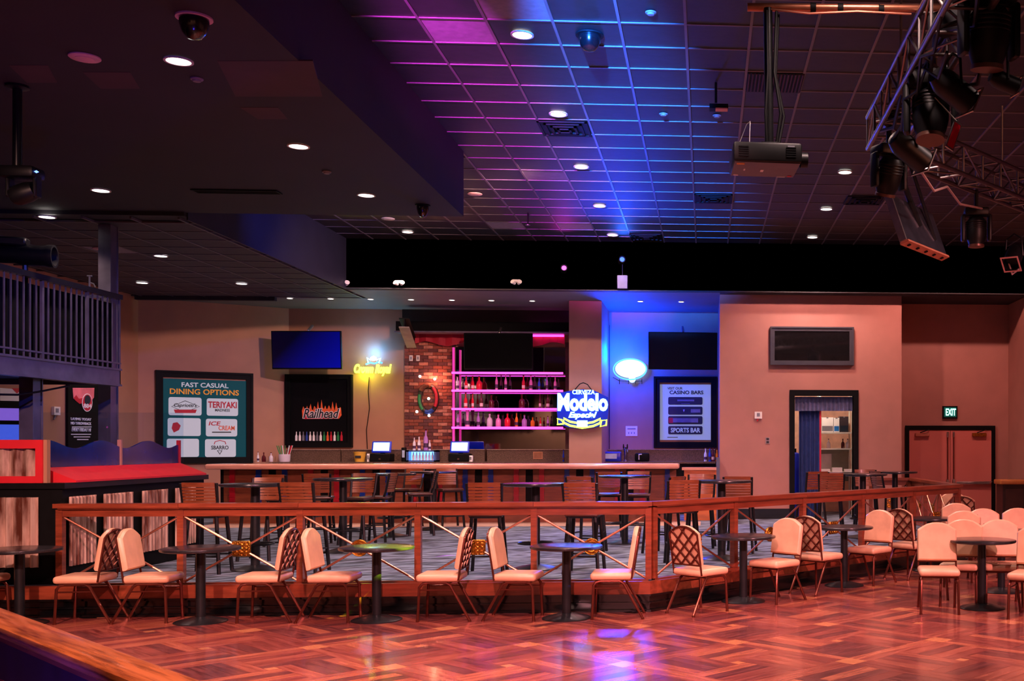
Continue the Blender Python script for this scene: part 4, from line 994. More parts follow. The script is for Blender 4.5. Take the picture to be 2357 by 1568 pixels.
for (u, lab) in ((878, 'lit blue cash register screen beside the yellow bucket'), (1058, 'lit blue cash register screen beside the mirror')):
    x, y, z = on_counter(u)
    t = thing('cash_register', lab, 'cash register', (x, y, z), 0, 'cash registers on the back bar')
    MB().rbox((0, .05, .085), (.42, .34, .17), .015, 1).build('base', M_BLK, t)
    MB().tube([(0, .08, .15), (0, .1, .26)], .05, 10).build('neck', M_BLK, t)
    Mx = Matrix.Translation((0, .02, .31)) @ Matrix.Rotation(R(-16), 4, 'X')
    MB().rbox((0, 0, 0), (.4, .05, .25), .02, 2, M=Mx).build('display', mat('blue_bezel', L(16, 40, 170), .4, emit=L(10, 40, 200), es=.35), t)
    s_ = MB().b2((-.165, -.03, -.09), (.165, -.026, .09), M=Mx).build('screen', M_SCR, t)
    MB().b2((-.09, -.033, -.065), (.1, -.03, .065), M=Mx).build('window', M_SCRW, s_)
    MB().box((0, -.125, .06), (.04, .01, .03)).build('lock', M_CHROME, t)
x, y, z = on_counter(973)
t = thing('bottle_chiller', 'blue lit counter chiller with bottles standing on top', 'chiller', (x, y, z))
MB().b2((-.31, -.12, 0), (-.26, .18, .24)).b2((.26, -.12, 0), (.31, .18, .24)).b2((-.31, -.12, 0), (.31, .18, .03)).b2((-.31, -.12, .21), (.31, .18, .24)).b2((-.31, .15, 0), (.31, .18, .24)).build('cabinet', mat('blue_steel', L(90, 120, 190), .3, .6), t)
MB().b2((-.26, .1, .03), (.26, .12, .21)).build('lit_panel', glow('chiller_light', (.12, .35, 1), 4), t)
for k in range(7): MB().lathe([(.025, .03), (.025, .13), (.012, .16), (.012, .2)], 10, M=Matrix.Translation((-.2 + k * .066, .03, 0))).build('chilled_bottle', BG['clear'] if k % 3 else BG['white'], t)
for k, (dx, h, c) in enumerate(((-.18, .27, 'clear'), (-.08, .29, 'clear'), (.06, .42, 'violet'), (.14, .22, 'clear'))):
    bottle(x + dx, y + .02, z + .24, h, 'tall', c, ('short clear bottle at the outer end of the blue chiller top', 'clear bottle second on the blue chiller top', 'tall violet bottle on the blue chiller', 'low clear bottle beside the tall violet one')[k], 'bottles on the blue chiller')
for (u, lab, sz, m) in ((1083, 'small white paper holder beside the cash register', (.1, .08, .13), PT_W), (930, 'slim black card reader beside the blue chiller', (.09, .1, .3), M_BLK), (1408, 'blue appliance with a pale label past the pillar', (.4, .28, .21), mat('blue_appliance', L(14, 40, 170), .3)), (848, 'small white cup stack beside the bucket', (.05, .05, .17), PT_W)):
    x, y, z = on_counter(u)
    t = thing('counter_box', lab, 'box', (x, y, z))
    MB().rbox((0, 0, sz[2] / 2), sz, min(sz) * .12, 2).build('case', m, t)
    MB().b2((-sz[0] * .3, -sz[1] / 2 - .004, sz[2] * .3), (sz[0] * .3, -sz[1] / 2 + .001, sz[2] * .8)).build('face_label', PT_GY if m is PT_W else mat('pale_label', L(170, 190, 225), .5), t)
x, y, z = on_counter(1440)
t = thing('beer_tap', 'chrome beer tap tower lit blue', 'tap', (x, y, z))
MB().lathe([(.05, 0), (.05, .015), (.028, .03), (.028, .26), (.036, .27), (.036, .31), (0, .32)], 14).build('tower', M_CHROME, t)
for s in (-1, 1): MB().tube([(s * .02, -.02, .26), (s * .05, -.1, .25), (s * .05, -.11, .2)], .012, 6).build('spout', M_CHROME, t); MB().lathe([(.01, 0), (.016, .04), (.01, .1), (0, .105)], 8, M=Matrix.Translation((s * .04, -.07, .27))).build('tap_handle', M_BLKM, t)
x, y, z = on_counter(1478)
t = thing('faucet', 'dark bar faucet with a pale lever', 'faucet', (x, y, z)); MB().rbox((0, 0, .09), (.3, .2, .18), .03, 2).build('body', M_BLK, t); MB().tube([(-.06, -.12, .04), (-.06, -.12, .15), (0, -.13, .155)], .012, 6).build('lever', M_WHITE, t)
# motorcycle-wheel style wall lamp on the brick: a wreath of coloured glass round a lamp
S = Sign('wall_wreath', 'dark round wreath with coloured lights on the brick panel', 'wall decoration', 986, 918, Y=YB - .07, off=.06)
ringp = [S.xz(*q) for q in ell(986, 918, 20, 31, 20)]
MB().tube([(x_, 0, z_) for x_, z_ in ringp], .05, 8, True).build('ring', mat('wreath_dark', L(42, 26, 22), .5, var=.5, scale=20), S.o)
for (i0, i1, m, r_) in ((17, 22, PT_R, .034), (7, 11, PT_GR, .03), (3, 6, PT_B, .045), (12, 16, mat('wreath_straw', L(120, 62, 38), .7, var=.5, scale=30), .05)):
    MB().tube([(ringp[q % 20][0], -.045, ringp[q % 20][1]) for q in range(i0, i1 + 1)], r_, 8).build('coloured_arc', m, S.o)
for k, (u, v) in enumerate(((968, 867), (1002, 873), (988, 918), (961, 948), (989, 957))):
    x_, z_ = S.xz(u, v); MB().lathe([(0, -.03), (.022, -.02), (.03, 0), (.022, .02), (0, .03)], 10, M=Matrix.Translation((x_, -.05, z_))).build('bulb', glow('warm_bulb', (1, .85, .75), 9 if k < 4 else 2), S.o)
pc = S.hit(1002, 873); lamp('wreath_lamp', 'POINT', pc + Vector((0, -.08, 0)), (1, .32, .18), 20, size=.05)
for k, u in enumerate((946, 962)):
    S = Sign('wall_socket', 'white wall socket on the brick, ' + ('nearer the poster' if not k else 'nearer the mirror'), 'socket', u, 825, Y=YB - .07, off=.01); S.plate('cover', u - 4, 818, u + 4, 831, M_WHITE, y=.012, t=.01); S.plate('outlet', u - 1.6, 821, u + 1.6, 828, PT_GY, y=.003, t=.003)
# ================================================================ STOREROOM DOORWAY
t = struct('trim_1', MB().b2((ox0 - .1, YP - .04, PZ), (ox0, YP + .2, oz1 + .11)).b2((ox1, YP - .04, PZ), (ox1 + .1, YP + .2, oz1 + .11)).b2((ox0, YP - .04, oz1), (ox1, YP + .2, oz1 + .11)), M_BLK, 'black door casing of the storeroom')
struct('wall_storeroom', MB().b2((.5, 23.6, 0), (3.75, 23.7, 3.4)).b2((.42, YP + .18, 0), (.5, 23.7, 3.4)).b2((.42, YP + .18, 3.3), (3.75, 23.7, 3.4)), mat('cream_storeroom_paint', L(216, 170, 150), .7), 'cream storeroom walls')
def cloth(name, x0, x1, z0, z1, y, n, amp, m, parent, flare=0.0):
    N = n * 8; vs, fs = [], []
    for i in range(N + 1):
        q = i / N; x = x0 + (x1 - x0) * q; ph = 2 * math.pi * n * q + .7 * math.sin(5 * q)
        for z, k in ((z1, .5), ((z0 + z1) / 2, 1), (z0, 1 + flare)):
            yy = y + amp * k * math.sin(ph); vs += [(x, yy, z), (x, yy + .006, z)]
    for i in range(N):
        a = 6 * i; b = a + 6
        fs += [(a, a + 2, b + 2, b), (a + 2, a + 4, b + 4, b + 2), (a + 1, b + 1, b + 3, a + 3), (a + 3, b + 3, b + 5, a + 5), (a, b, b + 1, a + 1), (a + 4, a + 5, b + 5, b + 4)]
    return MB().add(vs, fs).build(name, m, parent)
M_CURT = mat('navy_curtain', L(34, 54, 112), .8, var=.2, scale=8); M_VAL = mat('grey_blue_valance', L(84, 88, 124), .85, var=.2, scale=10)
t = thing('curtain', 'navy blue curtain gathered at one side of the storeroom doorway', 'curtain')
c0, c1 = onY(1839, 1000, YP + .12).x, onY(1886, 1000, YP + .12).x
cloth('drape', c0, c1, PZ + .03, oz1 - .1, YP + .12, 5, .035, M_CURT, t)
MB().b2((c1, YP + .1, PZ + .03), (c1 + .035, YP + .13, oz1 - .1)).build('red_lining', mat('red_lining', L(176, 16, 46), .7), t)
MB().tube([(ox0, YP + .12, oz1 - .06), (ox1, YP + .12, oz1 - .06)], .012, 8).build('curtain_rod', M_BLKM, t)
t = thing('valance', 'grey blue pleated valance across the storeroom doorway', 'valance')
cloth('pleats', ox0 + .01, ox1 - .01, onY(1900, 946, YP).z, oz1 - .02, YP + .05, 14, .012, M_VAL, t, .4)
# shelf unit and goods
Ysh = 22.3
t = thing('storage_rack', 'white shelf rack inside the storeroom', 'rack')
r0, r1 = onY(1886, 1000, Ysh).x, onY(1958, 1000, Ysh).x + .05
SZ = [onY(1920, v, Ysh).z for v in (995, 1032, 1086)]
M_RACK = mat('white_shelf', L(214, 212, 200), .45)
for z in SZ: MB().b2((r0, Ysh, z - .03), (r1, Ysh + .5, z)).build('shelf_board', M_RACK, t)
for x in (r0, r1 - .03):
    for y in (Ysh + .02, Ysh + .46): MB().b2((x, y, PZ), (x + .03, y + .03, 2.9)).build('upright', M_RACK, t)
MB().b2((r0, Ysh + .5, 1.0), (r1, Ysh + .51, SZ[1])).build('back_panel', mat('steel_back', L(170, 176, 164), .25, .7, var=.1), t)
def carton(u0, u1, v0, z, m, label, stripe):
    a, b = onY(u0, v0, Ysh + .05), onY(u1, v0, Ysh + .05)
    t = thing('carton', label, 'box', ((a.x + b.x) / 2, Ysh + .2, z)); wd = b.x - a.x; h = a.z - z
    MB().b2((-wd / 2, -.15, 0), (wd / 2, .15, h)).build('case', m, t); MB().b2((-wd / 2 + .01, -.154, .02), (wd / 2 - .01, -.15, h * .42)).build('printed_band', stripe, t)
    MB().b2((-.02, -.152, h - .02), (.02, .15, h + .002)).build('tape', PT_GY, t)
carton(1891, 1918, 961, SZ[0], PT_W, 'white and grey beer carton on the storeroom shelf', PT_GY)
carton(1919, 1932, 962, SZ[0], PT_W, 'white and blue carton in the middle of the storeroom shelf', mat('cyan_print', L(20, 110, 190), .5))
carton(1933, 1953, 959, SZ[0], mat('dark_carton', L(50, 40, 50), .6), 'dark carton at the end of the storeroom shelf', PT_N)
for k, u in enumerate((1907, 1940, 1951)):
    p = onY(u, 1030, Ysh + .2); bottle(p.x, Ysh + .2, SZ[1], .18, 'squat', ('clear', 'dark', 'clear')[k], ('clear jar alone on the lower storeroom shelf', 'dark jar near the shelf end in the storeroom', 'clear jar at the end of the lower storeroom shelf')[k], 'jars on the storeroom shelf')
p = onY(1832, 1090, 22.0)
t = thing('blue_bin', 'blue plastic container standing inside the storeroom doorway', 'container', (p.x - .05, 22.0, PZ)); MB().rbox((0, 0, .65), (.22, .3, 1.3), .04, 2).build('tank', mat('blue_plastic', L(16, 40, 190), .35), t); MB().lathe([(.06, 1.3), (.06, 1.38), (0, 1.38)], 12).build('lid', M_BLK, t)
p = onY(1925, 1110, 22.6)
t = thing('prep_table', 'steel work table with white trays at the storeroom back', 'table', (p.x, 22.05, PZ)); MB().b2((-.42, -.1, .86), (.42, .12, .9)).build('table_top', M_STEEL, t)
for sx_ in (-.38, .38): MB().b2((sx_ - .02, -.02, 0), (sx_ + .02, .02, .86)).build('leg', M_STEEL, t)
for k in range(3): MB().b2((-.4 + k * .25, -.06, .9 + .0), (-.2 + k * .25, .08, .96 + .03 * (k % 2))).build('tray', M_WHITE, t)
lamp('storeroom_lamp', 'POINT', (2.1, 21.95, 3.1), (1, .9, .72), 60, size=.15)

# mirror window high on the rose wall
S = Sign('framed_glass', 'dark glass in a grey frame high on the rose wall', 'mirror', 1869, 796, Y=YP)
S.frame('frame', 1773, 752, 1965, 841, .085, mat('grey_frame', L(58, 58, 66), .4, var=.1), t=.05)
S.plate('glass', 1783, 762, 1955, 832, mat('smoked_mirror', L(104, 98, 104), .04, .95, var=.03), y=.0, t=.005)
S = Sign('thermostat', 'white thermostat on the rose wall beside the doorway', 'thermostat', 1745, 957, Y=YP, off=.01); S.plate('case', 1737, 948, 1754, 964, M_WHITE, y=.01, t=.03); S.plate('display', 1742, 951, 1749, 959, PT_GY, y=-.02, t=.004); S.tube('lead', [(1745, 964), (1743, 970)], .012, PT_R, y=-.005)
S = Sign('wall_socket', 'steel wall socket low on the rose wall', 'socket', 1767, 1014, Y=YP, off=.01); S.plate('cover', 1762, 1007, 1772, 1022, M_STEEL, y=.01, t=.008)
for v in (1011, 1018): S.plate('outlet', 1764, v - 2.5, 1770, v + 2.5, PT_K, y=.001, t=.004)
S = Sign('wall_phone', 'white wall box on the tan wall under the balcony', 'wall box', 128, 946, pt=(XL, 20), dr=(0, 1), off=.02); S.plate('case', 121, 936, 135, 956, M_WHITE, y=.02, t=.05); S.plate('face', 124, 940, 131, 950, PT_GY, y=-.03, t=.004); S.tube('cord', [(128, 956), (124, 966)], .012, PT_GY, y=.0)

# ================================================================ EXIT DOORS
dx0, dx1, dz = onY(2092, 1000, YR).x, onY(2281, 1000, YR).x, onY(2190, 990, YR).z
M_DOOR = mat('salmon_door_paint', L(196, 112, 100), .4, var=.06, scale=1.5)
st = struct('trim_2', MB().b2((dx0 - .08, YR - .05, 0), (dx0, YR + .02, dz + .09)).b2((dx1, YR - .05, 0), (dx1 + .08, YR + .02, dz + .09)).b2((dx0, YR - .05, dz), (dx1, YR + .02, dz + .09)), M_BLK, 'black frame of the exit doors')
mid = (dx0 + dx1) / 2
for k, (xa, xb) in enumerate(((dx0, mid - .005), (mid + .005, dx1))):
    dn = struct('door_%d' % (k + 1), MB().b2((xa, YR - .03, .01), (xb, YR + .01, dz - .005)), M_DOOR, 'salmon exit door leaf')
    s = 1 if k == 0 else -1; xe = xb if k == 0 else xa
    xv = xe - s * .06
    MB().tube([(xv, YR - .06, .98), (xv, YR - .06, dz - .06)], .012, 8).build('latch_rod', M_CHAIRF, dn)
    MB().rbox((xv, YR - .06, dz - .1), (.045, .04, .12), .008, 1).build('upper_latch', M_CHROME, dn)
    MB().rbox((xv, YR - .065, .97), (.07, .06, .16), .015, 1).build('lock_case', M_CHROME, dn)
    xo = xa if k == 0 else xb
    MB().rbox(((xv + xo) / 2, YR - .09, .97), (abs(xv - xo) - .1, .045, .06), .012, 1).build('push_bar', M_STEEL, dn)
    MB().b2((min(xo, (xv + xo) / 2), YR - .1, .985), (max(xo, (xv + xo) / 2) , YR - .06, 1.0)).build('bar_cap', M_STEEL, dn)
    xc_ = xa + .12 if k == 0 else xb - .42
    MB().rbox((xc_ + .15, YR - .07, dz - .1), (.3, .07, .075), .01, 1).build('closer', M_BRASS if k else mat('bronze_closer', L(190, 120, 96), .35, .6), dn)
    MB().tube([(xc_ + .1, YR - .09, dz - .06), (xc_ + .2, YR - .16, dz - .02), (xc_ + .3, YR - .06, dz + .01)], .01, 6).build('closer_arm', M_BLKM, dn)
S = Sign('exit_sign', 'lit green EXIT sign above the double doors', 'exit sign', 2187, 949, Y=YR, off=.01)
S.plate('housing', 2169, 935, 2203, 964, M_BLK, y=.01, t=.05); S.plate('face', 2172, 938, 2200, 960, mat('exit_face', L(8, 70, 58), .4, emit=L(8, 90, 80), es=.6), y=-.04, t=.004)
S.text('EXIT', 2176, 941, 2199, 957, glow('exit_letters', (.35, 1, .85), 3.2), y=-.048, bold=.02)
p = onZ(2330, 1236, 0)
t = thing('podium', 'dark podium with an orange wood top beside the exit doors', 'podium', (6.04, 21.2, 0)); pw = .23
MB().b2((-pw, -.22, 0), (pw, .22, 1.0)).build('body', mat('dark_podium_wood', L(44, 26, 24), .4, var=.2, scale=3, stretch=(1, 1, 6)), t)
MB().rbox((0, 0, 1.03), (pw * 2 + .1, .54, .09), .02, 2).build('top', mat('orange_podium_wood', L(176, 108, 56), .35, var=.2, scale=4), t)
MB().b2((-pw + .05, -.24, .15), (pw - .05, -.22, .9)).build('front_panel', mat('dark_podium_panel', L(56, 32, 28), .4, var=.2), t)

# ================================================================ BALCONY
bxx, by0, by1 = -7.7, 7.5, 14.85
M_STEELP = mat('painted_steel', L(98, 92, 98), .36, .5, var=.25, scale=4)
t = thing('balcony', 'dark steel balcony with a baluster railing and wide floor beam', 'balcony')
MB().b2((XL, by0, 2.62), (bxx - .02, by1, 2.75)).build('floor_slab', M_BLK, t)
MB().b2((bxx - .02, by0, 2.55), (bxx, by1, 2.74)).b2((bxx - .1, by0, 2.53), (bxx + .02, by1, 2.555)).b2((bxx - .1, by0, 2.735), (bxx + .02, by1, 2.76)).build('edge_beam', M_STEELP, t)
MB().b2((XL, by1 - .02, 2.55), (bxx, by1, 2.74)).build('end_beam', M_STEELP, t)
MB().b2((bxx - .05, by0, 3.67), (bxx + .03, by1, 3.735)).build('handrail', M_BLKM, t)
MB().b2((bxx - .1, by0, 2.76), (bxx - .09, by1 - .04, 3.62)).build('backing_cloth', mat('black_cloth', L(9, 9, 11), .9, spec=.1), t)
MB().b2((bxx - .012, by0, 2.82), (bxx + .008, by1, 2.84)).build('lower_rail', M_STEELP, t)
y = by1 - .08; k = 0
while y > 9.6:
    big = k % 8 == 6
    MB().b2((bxx - (.02 if big else .009), y - (.02 if big else .008), 2.76), (bxx + (.01 if big else .005), y + (.02 if big else .008), 3.67)).build('post' if big else 'baluster', M_STEELP, t)
    y -= .115; k += 1
MB().b2((bxx - .03, by1 - .03, 2.76), (bxx, by1, 3.735)).b2((-8.4, by1 - .03, 3.69), (bxx, by1, 3.735)).build('end_post', M_STEELP, t)
for k in range(5): MB().b2((bxx - .14 - k * .115, by1 - .02, 2.76), (bxx - .125 - k * .115, by1 - .005, 3.69)).build('baluster', M_STEELP, t)
for (x, y, z1, lab) in ((-8.05, 15.2, LC, 'tall steel column rising behind the balcony corner to the ceiling'), (-8.1, 13.6, 2.6, 'short steel column holding up the balcony beam')):
    t = thing('steel_column', lab, 'column', (x, y, PZ)); 
    MB().b2((-.08, -.08, 0), (.08, -.06, z1 - PZ)).b2((-.08, .1, 0), (.08, .12, z1 - PZ)).build('flange', M_STEELP, t); MB().b2((-.01, -.06, 0), (.07, .1, z1 - PZ)).build('web', M_STEELP, t)
    MB().b2((-.14, -.14, 0), (.14, .18, .015)).build('foot_plate', M_STEELP, t)
t = thing('slot_machine', 'dark gaming machine with blue lit panels under the balcony', 'gaming machine', (-10.45, 16.9, PZ), R(38))
MB().rbox((0, 0, 1.05), (.75, .6, 2.1), .03, 2).build('cabinet', M_BLK, t)
for k, (z, h, c) in enumerate(((1.9, .18, (.2, .1, .6)), (1.62, .26, (.05, .1, .7)), (1.36, .1, (.4, .05, .5)), (1.2, .12, (.05, .35, .9)), (1.0, .16, (.03, .2, .8)))):
    MB().b2((-.3, -.312, z - h / 2), (.3, -.3, z + h / 2)).build('lit_panel', mat('machine_panel_' + 'abcde'[k], (.02, .02, .06, 1), .3, emit=(*c, 1), es=.9, var=.5, scale=9), t)
t = thing('easel_sign', 'thin easel stand under the balcony', 'easel', onX(75, 985, -9.6).to_2d().to_3d() + Vector((0, 0, PZ)))
for s in (-1, 1): MB().tube([(s * .05, 0, 1.65), (s * .18, .05, 0)], .012, 6).build('leg', M_STEEL, t)
MB().tube([(0, 0, 1.65), (0, .3, 0)], .012, 6).build('leg', M_STEEL, t)

# ================================================================ CEILING FITTINGS
def ring_disc(r0, r1, z0, z1, n=24): return MB().lathe([(r0, z1), (r0, z0), (r1, z0), (r1, z1)], n)
M_TRIM = mat('white_trim', L(206, 196, 190), .5)
DLM = (ring_disc(.09, .108, -.012, .0).mesh('trim_ring', M_TRIM), MB().lathe([(0, -.006), (.09, -.006), (.09, .0), (0, .0)], 24).mesh('lens', M_WHITEG))
def downlight(x, y, z, label, power=260, col=(1, .69, .64), group='round ceiling downlights', r=1.0, angle=125, lit=True):
    t = thing('downlight', label, 'downlight', (x, y, z), 0, group); t.scale = (r, r, 1)
    for nm, me in zip(('trim_ring', 'lens'), DLM):
        o = bpy.data.objects.new(nm, me); COL.objects.link(o); setp(o, t)
    if lit: lamp('downlight_lamp', 'SPOT', (x, y, z - .03), col, power, (x, y, 0), .09, angle, .7)
for (u, v, lab) in ((1202, 78, 'round downlight nearest in the bright blue grid'), (1285, 261, 'round downlight beside the square air vent'), (1338, 383, 'round downlight past the pink tile'),
                    (1380, 473, 'round downlight in the bluest patch of the grid'), (1410, 540, 'round downlight close above the fascia centre'), (938, 533, 'round downlight seen past the slab corner'),
                    (1945, 395, 'round downlight just beyond the stage truss'), (1902, 480, 'second round downlight in the row beyond the projector'), (1870, 545, 'round downlight close to the fascia above the rose wall')):
    x, y = cz(u, v); downlight(x, y, HC - .004, lab, 430)
for (x, y) in ((3.6, 9.0), (3.6, 5.5), (4.6, 12.6), (4.8, 16.5), (5.0, 19.6), (-1.0, 6.5), (1.2, 7.0), (1.0, 11.0)):
    lamp('downlight_lamp', 'SPOT', (x, y, HC - .05), (1, .67, .62), 430, (x, y, 0), .09, 125, .7) if not (4 < y and abs(x - 4.7) < .3 and y > 12) else None
for (u, v, lab) in ((411, 138, 'largest round downlight in the near charcoal ceiling'), (687, 335, 'round downlight halfway along the charcoal ceiling'), (843, 448, 'round downlight near the charcoal slab corner'), (232, 437, 'round downlight above the balcony in the charcoal ceiling')):
    x, y = cz(u, v, SL); downlight(x, y, SL - .003, lab, 170)
for (u, v, lab) in ((108, 498, 'thin lit downlight in the grid over the balcony'), (370, 588, 'downlight in the side grid behind the column'), (327, 650, 'far downlight above the tan side wall'), (556, 652, 'far downlight above the dining poster')):
    x, y = cz(u, v, LC); downlight(x, y, LC - .003, lab, 130)
for k, u in enumerate((667, 761, 853, 946, 1040, 1131, 1225, 1474, 1568)):
    x, y = cz(u, 686 + k * 1.0, LC - .006); 
    downlight(x, y, LC - .008, 'small bar spotlight, %s from the side grid in the row over the bar' % ORD[k], 20, (1, .72, .55), 'small spotlights over the bar', .62, 100)
M_DET = mat('grey_detector', L(120, 112, 116), .6)
def fitting(name, label, cat, u, v, z, parts, group=None):
    x, y = cz(u, v, z); t = thing(name, label, cat, (x, y, z), 0, group)
    for nm, mb, m in parts: mb.build(nm, m, t)
    return t
def disc(r, h=.015): return MB().lathe([(0, -h), (r * .93, -h), (r, -h * .6), (r, 0), (0, 0)], 24)
M_PKSP = mat('pale_speaker_grille', L(214, 160, 166), .6)
for (u, v, z, lab, m) in ((195, 131, SL, 'round pale pink ceiling speaker in the charcoal ceiling', M_PKSP), (1093, 446, HC, 'round ceiling speaker in the magenta lit grid', M_PKSP), (893, 503, HC, 'white ceiling speaker past the charcoal slab', M_TRIM), (232, 572, LC, 'violet lit speaker in a pale tile behind the column', M_PKSP)):
    fitting('ceiling_speaker', lab, 'speaker', u, v, z - .003, (('grille', disc(.112), m), ('centre_cap', MB().lathe([(0, -.02), (.066, -.019), (.066, -.012), (0, -.012)], 20), m)), 'round ceiling speakers')
for (u, v, z, lab) in ((447, 40, SL, 'black dome camera with a pink ring in the charcoal ceiling'), (1357, 80, HC, 'black dome camera in the blue lit grid'), (973, 472, SL, 'small dome camera near the slab corner')):
    s_ = .66 if u < 900 else (.72 if u > 1000 else .5)
    fitting('dome_camera', lab, 'camera', u, v, z, (('trim_ring', MB().lathe([(.15 * s_, -.012), (.185 * s_, -.012), (.185 * s_, 0), (.15 * s_, 0)], 24), M_PKSP if u < 900 else M_BLK),
            ('dome', MB().lathe([(.15 * s_, -.01), (.148 * s_, -.05), (.12 * s_, -.11), (.07 * s_, -.15), (0, -.162)], 20), M_GLOSSBLK)), 'dome cameras')
for (u, v, z, lab) in ((1498, 28, HC, 'blue lit smoke detector at the top of the picture'), (1527, 262, HC, 'blue lit smoke detector beside the blue grid line'), (1650, 266, HC, 'smoke detector in a blue lit tile'), (453, 181, SL, 'small smoke detector near the large downlight'), (752, 395, SL, 'small smoke detector below the halfway downlight'), (882, 489, HC, 'small smoke detector at the slab edge')):
    fitting('smoke_detector', lab, 'detector', u, v, z - .003, (('base', disc(.05, .012), M_DET), ('chamber', MB().lathe([(.036, -.012), (.03, -.026), (0, -.028)], 16), M_DET)), 'smoke detectors')
def vent(lab, u, v, wd, dp, z=HC, slats=6):
    x, y = cz(u, v, z); t = thing('air_vent', lab, 'vent', (x, y, z - .008), 0, 'ceiling air vents')
    for k in range(4):
        f = 1 - k * .24; a, b = wd / 2 * f, dp / 2 * f; mb = MB()
        for lo, hi in (((-a, -b), (a, -b + .03)), ((-a, b - .03), (a, b)), ((-a, -b), (-a + .03, b)), ((a - .03, -b), (a, b))): mb.b2((*lo, -.012 - .008 * k), (*hi, 0))
        mb.build('louvre_ring', M_BLK, t)
    MB().b2((-wd / 2, -dp / 2, .0), (wd / 2, dp / 2, .004)).build('plate', M_BLK, t)
vent('square black air vent beside the blue grid lines', 1300, 295, .6, .6); vent('square black air vent below the projector', 1642, 456, .6, .6); vent('black air vent beyond the truss corner', 1990, 460, .6, .6); vent('black air vent just above the fascia', 1488, 545, .6, .6)
x, y = cz(1783, 190); t = thing('slot_vent', 'dark red slatted return grille above the projector', 'vent', (x, y, HC - .008))
MB().b2((-.3, -.3, 0), (.3, .3, .004)).build('plate', M_BLK, t)
for k in range(16): MB().b2((-.29 + k * .0375, -.29, -.01), (-.275 + k * .0375, .29, 0)).build('slat', M_PATCH, t)
# pendant sensor
x, y = cz(1648, 190); t = thing('pendant_light', 'small tilted lamp hanging from the grid before the projector', 'lamp', (x, y, HC))
MB().tube([(0, 0, 0), (0, 0, -.22)], .014, 8).build('stem', M_BLK, t); MB().box((.03, 0, -.27), (.2, .12, .05), M=Matrix.Rotation(R(0), 4, 'Y')).build('head', M_BLK, t); MB().box((.06, -.03, -.3), (.13, .1, .012)).build('lens', mat('coppery_lens', L(210, 140, 110), .4), t)
t = thing('sprinkler', 'thin sprinkler pipe hanging from the grid', 'sprinkler', (*cz(1215, 490), HC)); MB().tube([(0, 0, 0), (0, 0, -.2)], .012, 6).build('pipe', M_BLK, t); MB().lathe([(.04, -.21), (.04, -.2), (0, -.2)], 10).build('deflector', M_STEEL, t)

# twin-head emergency lights, the blue fascia uplight and an added magenta one
for (u, v, lab) in ((795, 652, 'twin head emergency light at the fascia corner'), (921, 652, 'twin head emergency light above the neon crown'), (1190, 650, 'twin head emergency light above the bottle shelves')):
    p = onY(u, v, YF); t = thing('emergency_light', lab, 'emergency light', (p.x, YF - .02, p.z), 0, 'twin head emergency lights')
    MB().rbox((0, 0, .02), (.12, .05, .06), .01, 1).build('box', M_WHITE, t)
    for s in (-1, 1):
        Mx = Matrix.Translation((s * .055, -.06, -.01)) @ Matrix.Rotation(R(60), 4, 'X') @ Matrix.Rotation(R(s * 25), 4, 'Y')
        MB().lathe([(.025, -.05), (.045, .02), (.045, .03), (0, .03)], 12, M=Mx).build('lamp_head', M_WHITE, t)
def uplight(u, v, lab, col, power, tgt, angle):
    p = onY(u, v, YF); t = thing('fascia_uplight', lab, 'stage light', (p.x, YF - .12, p.z), 0, 'colour washes on the fascia')
    MB().b2((-.03, .0, -.05), (.03, .12, .05)).build('bracket', M_BLK, t)
    Mx = (Vector(tgt) - Vector((p.x, YF - .12, p.z))).to_track_quat('Z', 'Y').to_matrix().to_4x4()
    MB().lathe([(.05, -.12), (.06, -.1), (.06, .08), (.065, .09), (.055, .09), (.05, .07), (0, .07)], 16, M=Mx).build('can', M_BLK, t)
    MB().lathe([(0, .074), (.045, .074), (.045, .072)], 14, M=Mx).build('lens', glow('uplight_lens_' + lab[:4], col, 3), t)
    q = Vector((p.x, YF - .12, p.z)) + (Vector(tgt) - Vector((p.x, YF - .12, p.z))).normalized() * .16
    lamp('uplight_lamp', 'SPOT', q, col, power, tgt, .05, angle, .9)
uplight(1432, 602, 'blue stage light clamped to the fascia centre', (.02, .12, 1), 35, (-.9, 17.5, HC), 90)
uplight(1300, 622, 'magenta stage light clamped to the fascia above the shelves', (.9, .03, .75), 12, (-2.2, 17.5, HC), 70)  # magenta uplight is added to tint the ceiling
p = onY(1433, 650, YF); t = thing('wall_stub', 'pale cable box below the blue stage light', 'box', (p.x, YF - .02, p.z)); MB().rbox((0, 0, 0), (.2, .06, .26), .01, 1).build('cover', mat('grey_cover', L(80, 76, 84), .6), t); MB().tube([(0, 0, .1), (0, -.02, .4)], .01, 6).build('conduit', M_BLK, t)

# unseen black drapes added on the rear wall to darken the mirror reflection
for k, (xa_, xb_) in enumerate(((-12.5, -8.1), (-7.3, -4.4))):
    t = thing('stage_drape', ('wide', 'narrow')[k] + ' black drape on the wall opposite the bar', 'drape')
    cloth('drape', xa_, xb_, 2.5, 4.25, -3.9, 14, .03, mat('black_drape', L(16, 18, 22), .9, spec=.1), t)
    MB().tube([(xa_, -3.92, 4.27), (xb_, -3.92, 4.27)], .02, 8).build('rod', M_BLKM, t)
